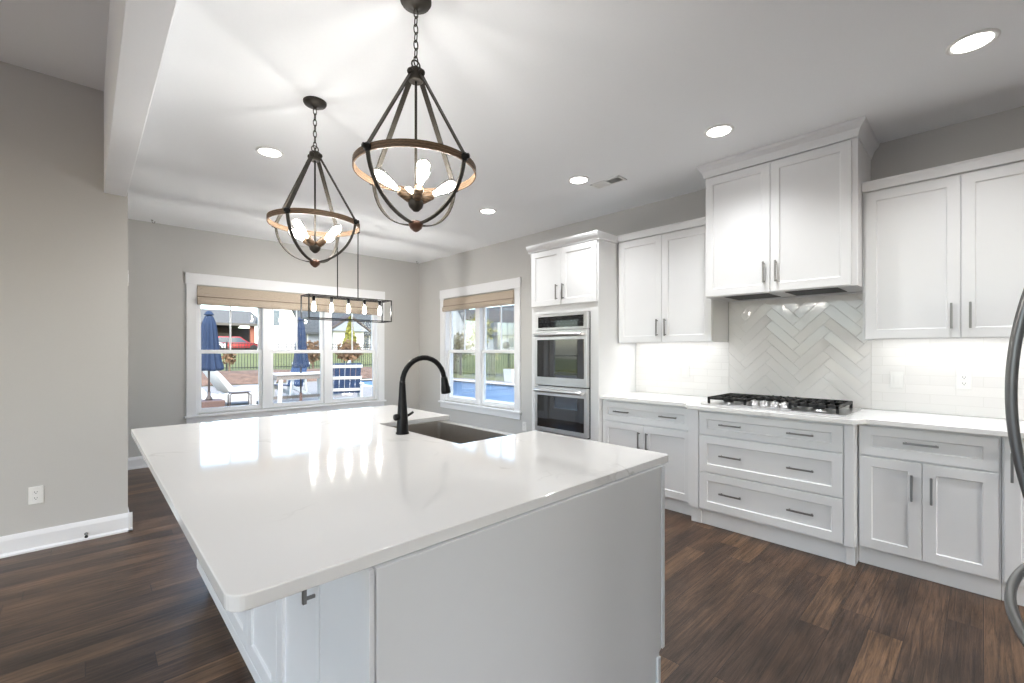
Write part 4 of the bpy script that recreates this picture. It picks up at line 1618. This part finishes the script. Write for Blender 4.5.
# planters by the pool
for l_, x_, y_, s_ in (('white square planter on the far pool edge by the fence', 14.35, 15.1, .30), ('small white planter on the pool deck under the shrub', 14.2, 20.4, .22)):
    t = thing('planter', l_, 'planter', (x_, y_, GZ))
    m_ = MB()
    b0 = [(x_ - s_ * .85, y_ - s_ * .85), (x_ + s_ * .85, y_ - s_ * .85), (x_ + s_ * .85, y_ + s_ * .85), (x_ - s_ * .85, y_ + s_ * .85)]
    b1 = [(x_ - s_, y_ - s_), (x_ + s_, y_ - s_), (x_ + s_, y_ + s_), (x_ - s_, y_ + s_)]
    m_.quadbox([(a, b, GZ + .002) for a, b in b0] + [(a, b, GZ + .62) for a, b in b1])
    m_.build('pot', M['hdpe_white'], t, .015)
    B(x_ - s_ * .88, x_ + s_ * .88, y_ - s_ * .88, y_ + s_ * .88, GZ + .6, GZ + .625).build('soil', M['mulch'], t)


def plant(name, label, cat, x, y, h_, r_, m_, trunk=.0, cone=False, n=500, size=.13, seed=1):
    z0 = ground_z(x, y)
    t = thing(name, label, cat, (x, y, z0))
    th = trunk if trunk else .5
    MB().tube([(x, y, z0 - .05), (x + .02, y, z0 + th * .5), (x, y, z0 + th + h_ * .5)], [.06 + .01 * h_, .05, .02], 8).build('trunk', M['bark'], t)
    MB().leaves((x, y, z0 + th + h_ / 2), r_, h_ / 2, n, size, seed, cone).build('foliage', m_, t)
    return t


plant('shrub', 'olive-brown shrub behind the pool by the fence', 'shrub', 17.4, 23.8, 2.0, 1.4, M['leaf_olive'], n=900, size=.12, seed=2)
plant('young_tree', 'young thin-trunked tree behind the iron fence by the pool', 'tree', 19.4, 23.6, 2.4, 1.2, M['leaf_green'], trunk=1.3, n=420, size=.13, seed=3)
plant('conifer', 'yellow-green conical tree before the pale house', 'tree', 16.0, 36.5, 3.0, .8, M['leaf_green'], trunk=.4, cone=True, n=900, size=.16, seed=4)
plant('shrub', 'russet shrub in the mulch bed behind the navy deck chair', 'shrub', 10.9, 25.0, 1.3, .75, M['leaf_brown'], n=500, size=.12, seed=5)
plant('shrub', 'dark russet shrub in front of the fence behind the umbrella', 'shrub', 4.9, 24.6, .9, .28, M['leaf_brown'], n=160, size=.1, seed=6)
plant('shrub', 'tan dry shrub against the fence behind the outdoor table', 'shrub', 8.95, 25.2, 1.3, .6, M['leaf_brown'], n=420, size=.11, seed=7)


def gable_house(name, label, x0, x1, y0, y1, zb, ze, zr, ridge, wall_m, roof_m, openings=(), over=.5):
    """ridge 'x' or 'y'"""
    t = thing(name, label, 'house', ((x0 + x1) / 2, (y0 + y1) / 2, zb))
    m_ = MB()
    if ridge == 'x':
        ym = (y0 + y1) / 2
        m_.prism([(y0, zb - .4), (y1, zb - .4), (y1, ze), (ym, zr - .06), (y0, ze)], x0, x1, 'x')
    else:
        xm = (x0 + x1) / 2
        m_.prism([(x0, zb - .4), (x1, zb - .4), (x1, ze), (xm, zr - .06), (x0, ze)], y0, y1, 'y')
    m_.build('walls', wall_m, t)
    m_ = MB()
    th = .22
    if ridge == 'x':
        ym = (y0 + y1) / 2
        k = (zr - ze) / (ym - y0)
        lo = ze - k * over
        m_.prism([(y0 - over, lo), (ym, zr), (y1 + over, lo), (y1 + over, lo + th), (ym, zr + th), (y0 - over, lo + th)], x0 - over, x1 + over, 'x')
    else:
        xm = (x0 + x1) / 2
        k = (zr - ze) / (xm - x0)
        lo = ze - k * over
        m_.prism([(x0 - over, lo), (xm, zr), (x1 + over, lo), (x1 + over, lo + th), (xm, zr + th), (x0 - over, lo + th)], y0 - over, y1 + over, 'y')
    m_.build('roof', roof_m, t)
    for face, a0, a1, b0, b1 in openings:
        fr_ = MB()
        gl = MB()
        if face == 's':
            fr_.box(a0 - .1, a1 + .1, y0 - .06, y0 + .02, b0 - .1, b1 + .1)
            gl.box(a0, a1, y0 - .08, y0 - .05, b0, b1)
        else:
            fr_.box(x0 - .06, x0 + .02, a0 - .1, a1 + .1, b0 - .1, b1 + .1)
            gl.box(x0 - .08, x0 - .05, a0, a1, b0, b1)
        f_ = fr_.build('window', M['hdpe_white'], t)
        gl.build('pane', M['ext_glass'], f_)
    return t


# pale house opposite the triple window: white gable wing and long low body
gable_house('neighbour_house', 'pale blue-grey house with charcoal roof behind the patio', 14.9, 27, 47.2, 52.2, 1.2, 3.6, 6.6, 'x', M['siding_grey'], M['roof_grey'],
            [('s', 15.2, 16.2, 1.7, 3.1), ('s', 21.6, 22.8, 1.6, 3.0)])
gable_house('neighbour_house', 'white gabled house wing with dark upper window behind the patio', 11.75, 14.1, 44, 46.9, 1.2, 4.4, 6.8, 'y', M['siding'], M['roof_grey'],
            [('s', 12.2, 12.7, 3.6, 5.0)], .25)
pg = thing('entry_porch', 'small white gabled entry porch on the pale house', 'porch', (19.6, 45.9, 1.2))
B(18.0, 21.2, 45.0, 46.5, .9, 3.4).build('walls', M['siding'], pg)
MB().prism([(17.6, 3.35), (21.6, 3.35), (19.6, 4.7)], 44.6, 46.5, 'y').build('gable', M['siding_grey'], pg)
MB().prism([(17.4, 3.3), (19.6, 4.78), (21.8, 3.3), (21.8, 3.5), (19.6, 5.0), (17.4, 3.5)], 44.5, 46.5, 'y').build('roof', M['ext_dark'], pg)
# carport house behind the umbrella
ch = thing('carport_house', 'taupe-roofed house with open dark carport beyond the fence', 'house', (9.5, 58, 1.2))
B(4.0, 13.6, 58, 66, .8, 3.9).build('walls', M['ext_dark'], ch)
MB().prism([(52.5, 3.9), (59, 5.7), (66, 3.9), (66, 4.15), (59, 5.95), (52.5, 4.15)], 3.5, 13.9, 'x').build('roof', M['roof_taupe'], ch)
for xx in (8.9, 12.7, 13.6):
    B(xx - .2, xx + .2, 53.0, 53.4, .8, 3.95).build('post', M['brick'] if xx > 12 else M['hdpe_white'], ch)
B(6.5, 8.0, 57.9, 58.01, 1.6, 3.2).build('window', M['ext_glass'], ch)
B(10.0, 11.6, 57.9, 58.01, 1.3, 3.3).build('door', M['hdpe_grey'], ch)


def car(label, x, y, z, m_, L=4.4, W=1.8, Hh=1.45):
    t = thing('car', label, 'car', (x, y, z))
    lo = [(-L / 2, .35), (-L / 2, .72), (-L * .47, .85), (L * .30, .88), (L * .49, .72), (L / 2, .35)]
    MB().prism([(x + a, z + b) for a, b in lo], y - W / 2, y + W / 2, 'y').build('body', m_, t, .05)
    cb = [(-L * .45, .84), (-L * .36, Hh), (L * .06, Hh), (L * .24, .86)]
    MB().prism([(x + a, z + b) for a, b in cb], y - W * .43, y + W * .43, 'y').build('cabin', m_, t, .05)
    gl = [(-L * .41, .88), (-L * .34, Hh - .08), (L * .05, Hh - .08), (L * .20, .88)]
    MB().prism([(x + a, z + b) for a, b in gl], y - W * .435, y + W * .435, 'y').build('side_glass', M['ext_glass'], t)
    for sx_ in (-.31, .31):
        for sy_ in (-1, 1):
            MB().lathe((x + sx_ * L, y + sy_ * (W / 2 - .1), z + .34), [(.34, -.1), (.34, .1), (.2, .11), (0, .11)], 18, (0, sy_, 0)).build('wheel', M['rubber'], t)
    return t


car('red car parked in front of the carport beyond the fence', 10.6, 50.5, ground_z(0, 50), M['car_red'])
car('white car parked beyond the fence, nearer the umbrella than the red car', 7.2, 48.2, ground_z(0, 49), M['truck_white'], 4.2)

# house beyond the pool
gable_house('neighbour_house', 'white house with wide charcoal roof beyond the pool', 42, 54, 42.6, 66, 1.25, 3.7, 8.2, 'y', M['siding'], M['roof_grey'],
            [('w', 49.2, 50.4, 1.8, 3.2), ('w', 46.6, 48.0, 1.3, 3.3), ('w', 43.8, 44.8, 1.8, 3.1)])
gable_house('neighbour_house', 'white house with grey roof farthest beyond the pool', 52, 60, 30, 41, 1.25, 3.7, 6.0, 'y', M['siding'], M['roof_grey'], [('w', 38, 39, 1.8, 3.2)])
gable_house('neighbour_house', 'tall white gable-fronted building beside the charcoal-roofed house beyond the pool', 30, 31.3, 38.9, 46, 1.25, 4.0, 9.0, 'x', M['siding'], M['roof_grey'], [], .15)
ph = thing('grill', 'round dark barbecue grill on the lawn beyond the pool', 'grill', (33.5, 36.2, ground_z(33.5, 36.2)))
gz = ground_z(33.5, 36.2)
MB().blob((33.5, 36.2, gz + 1.0), .42, 1, 2, .02).build('kettle', M['black'], ph)
for k in range(3):
    a = 2 * PI * k / 3
    MB().tube([(33.5, 36.2, gz + .8), (33.5 + .4 * math.cos(a), 36.2 + .4 * math.sin(a), gz)], .03, 6).build('leg', M['black'], ph)
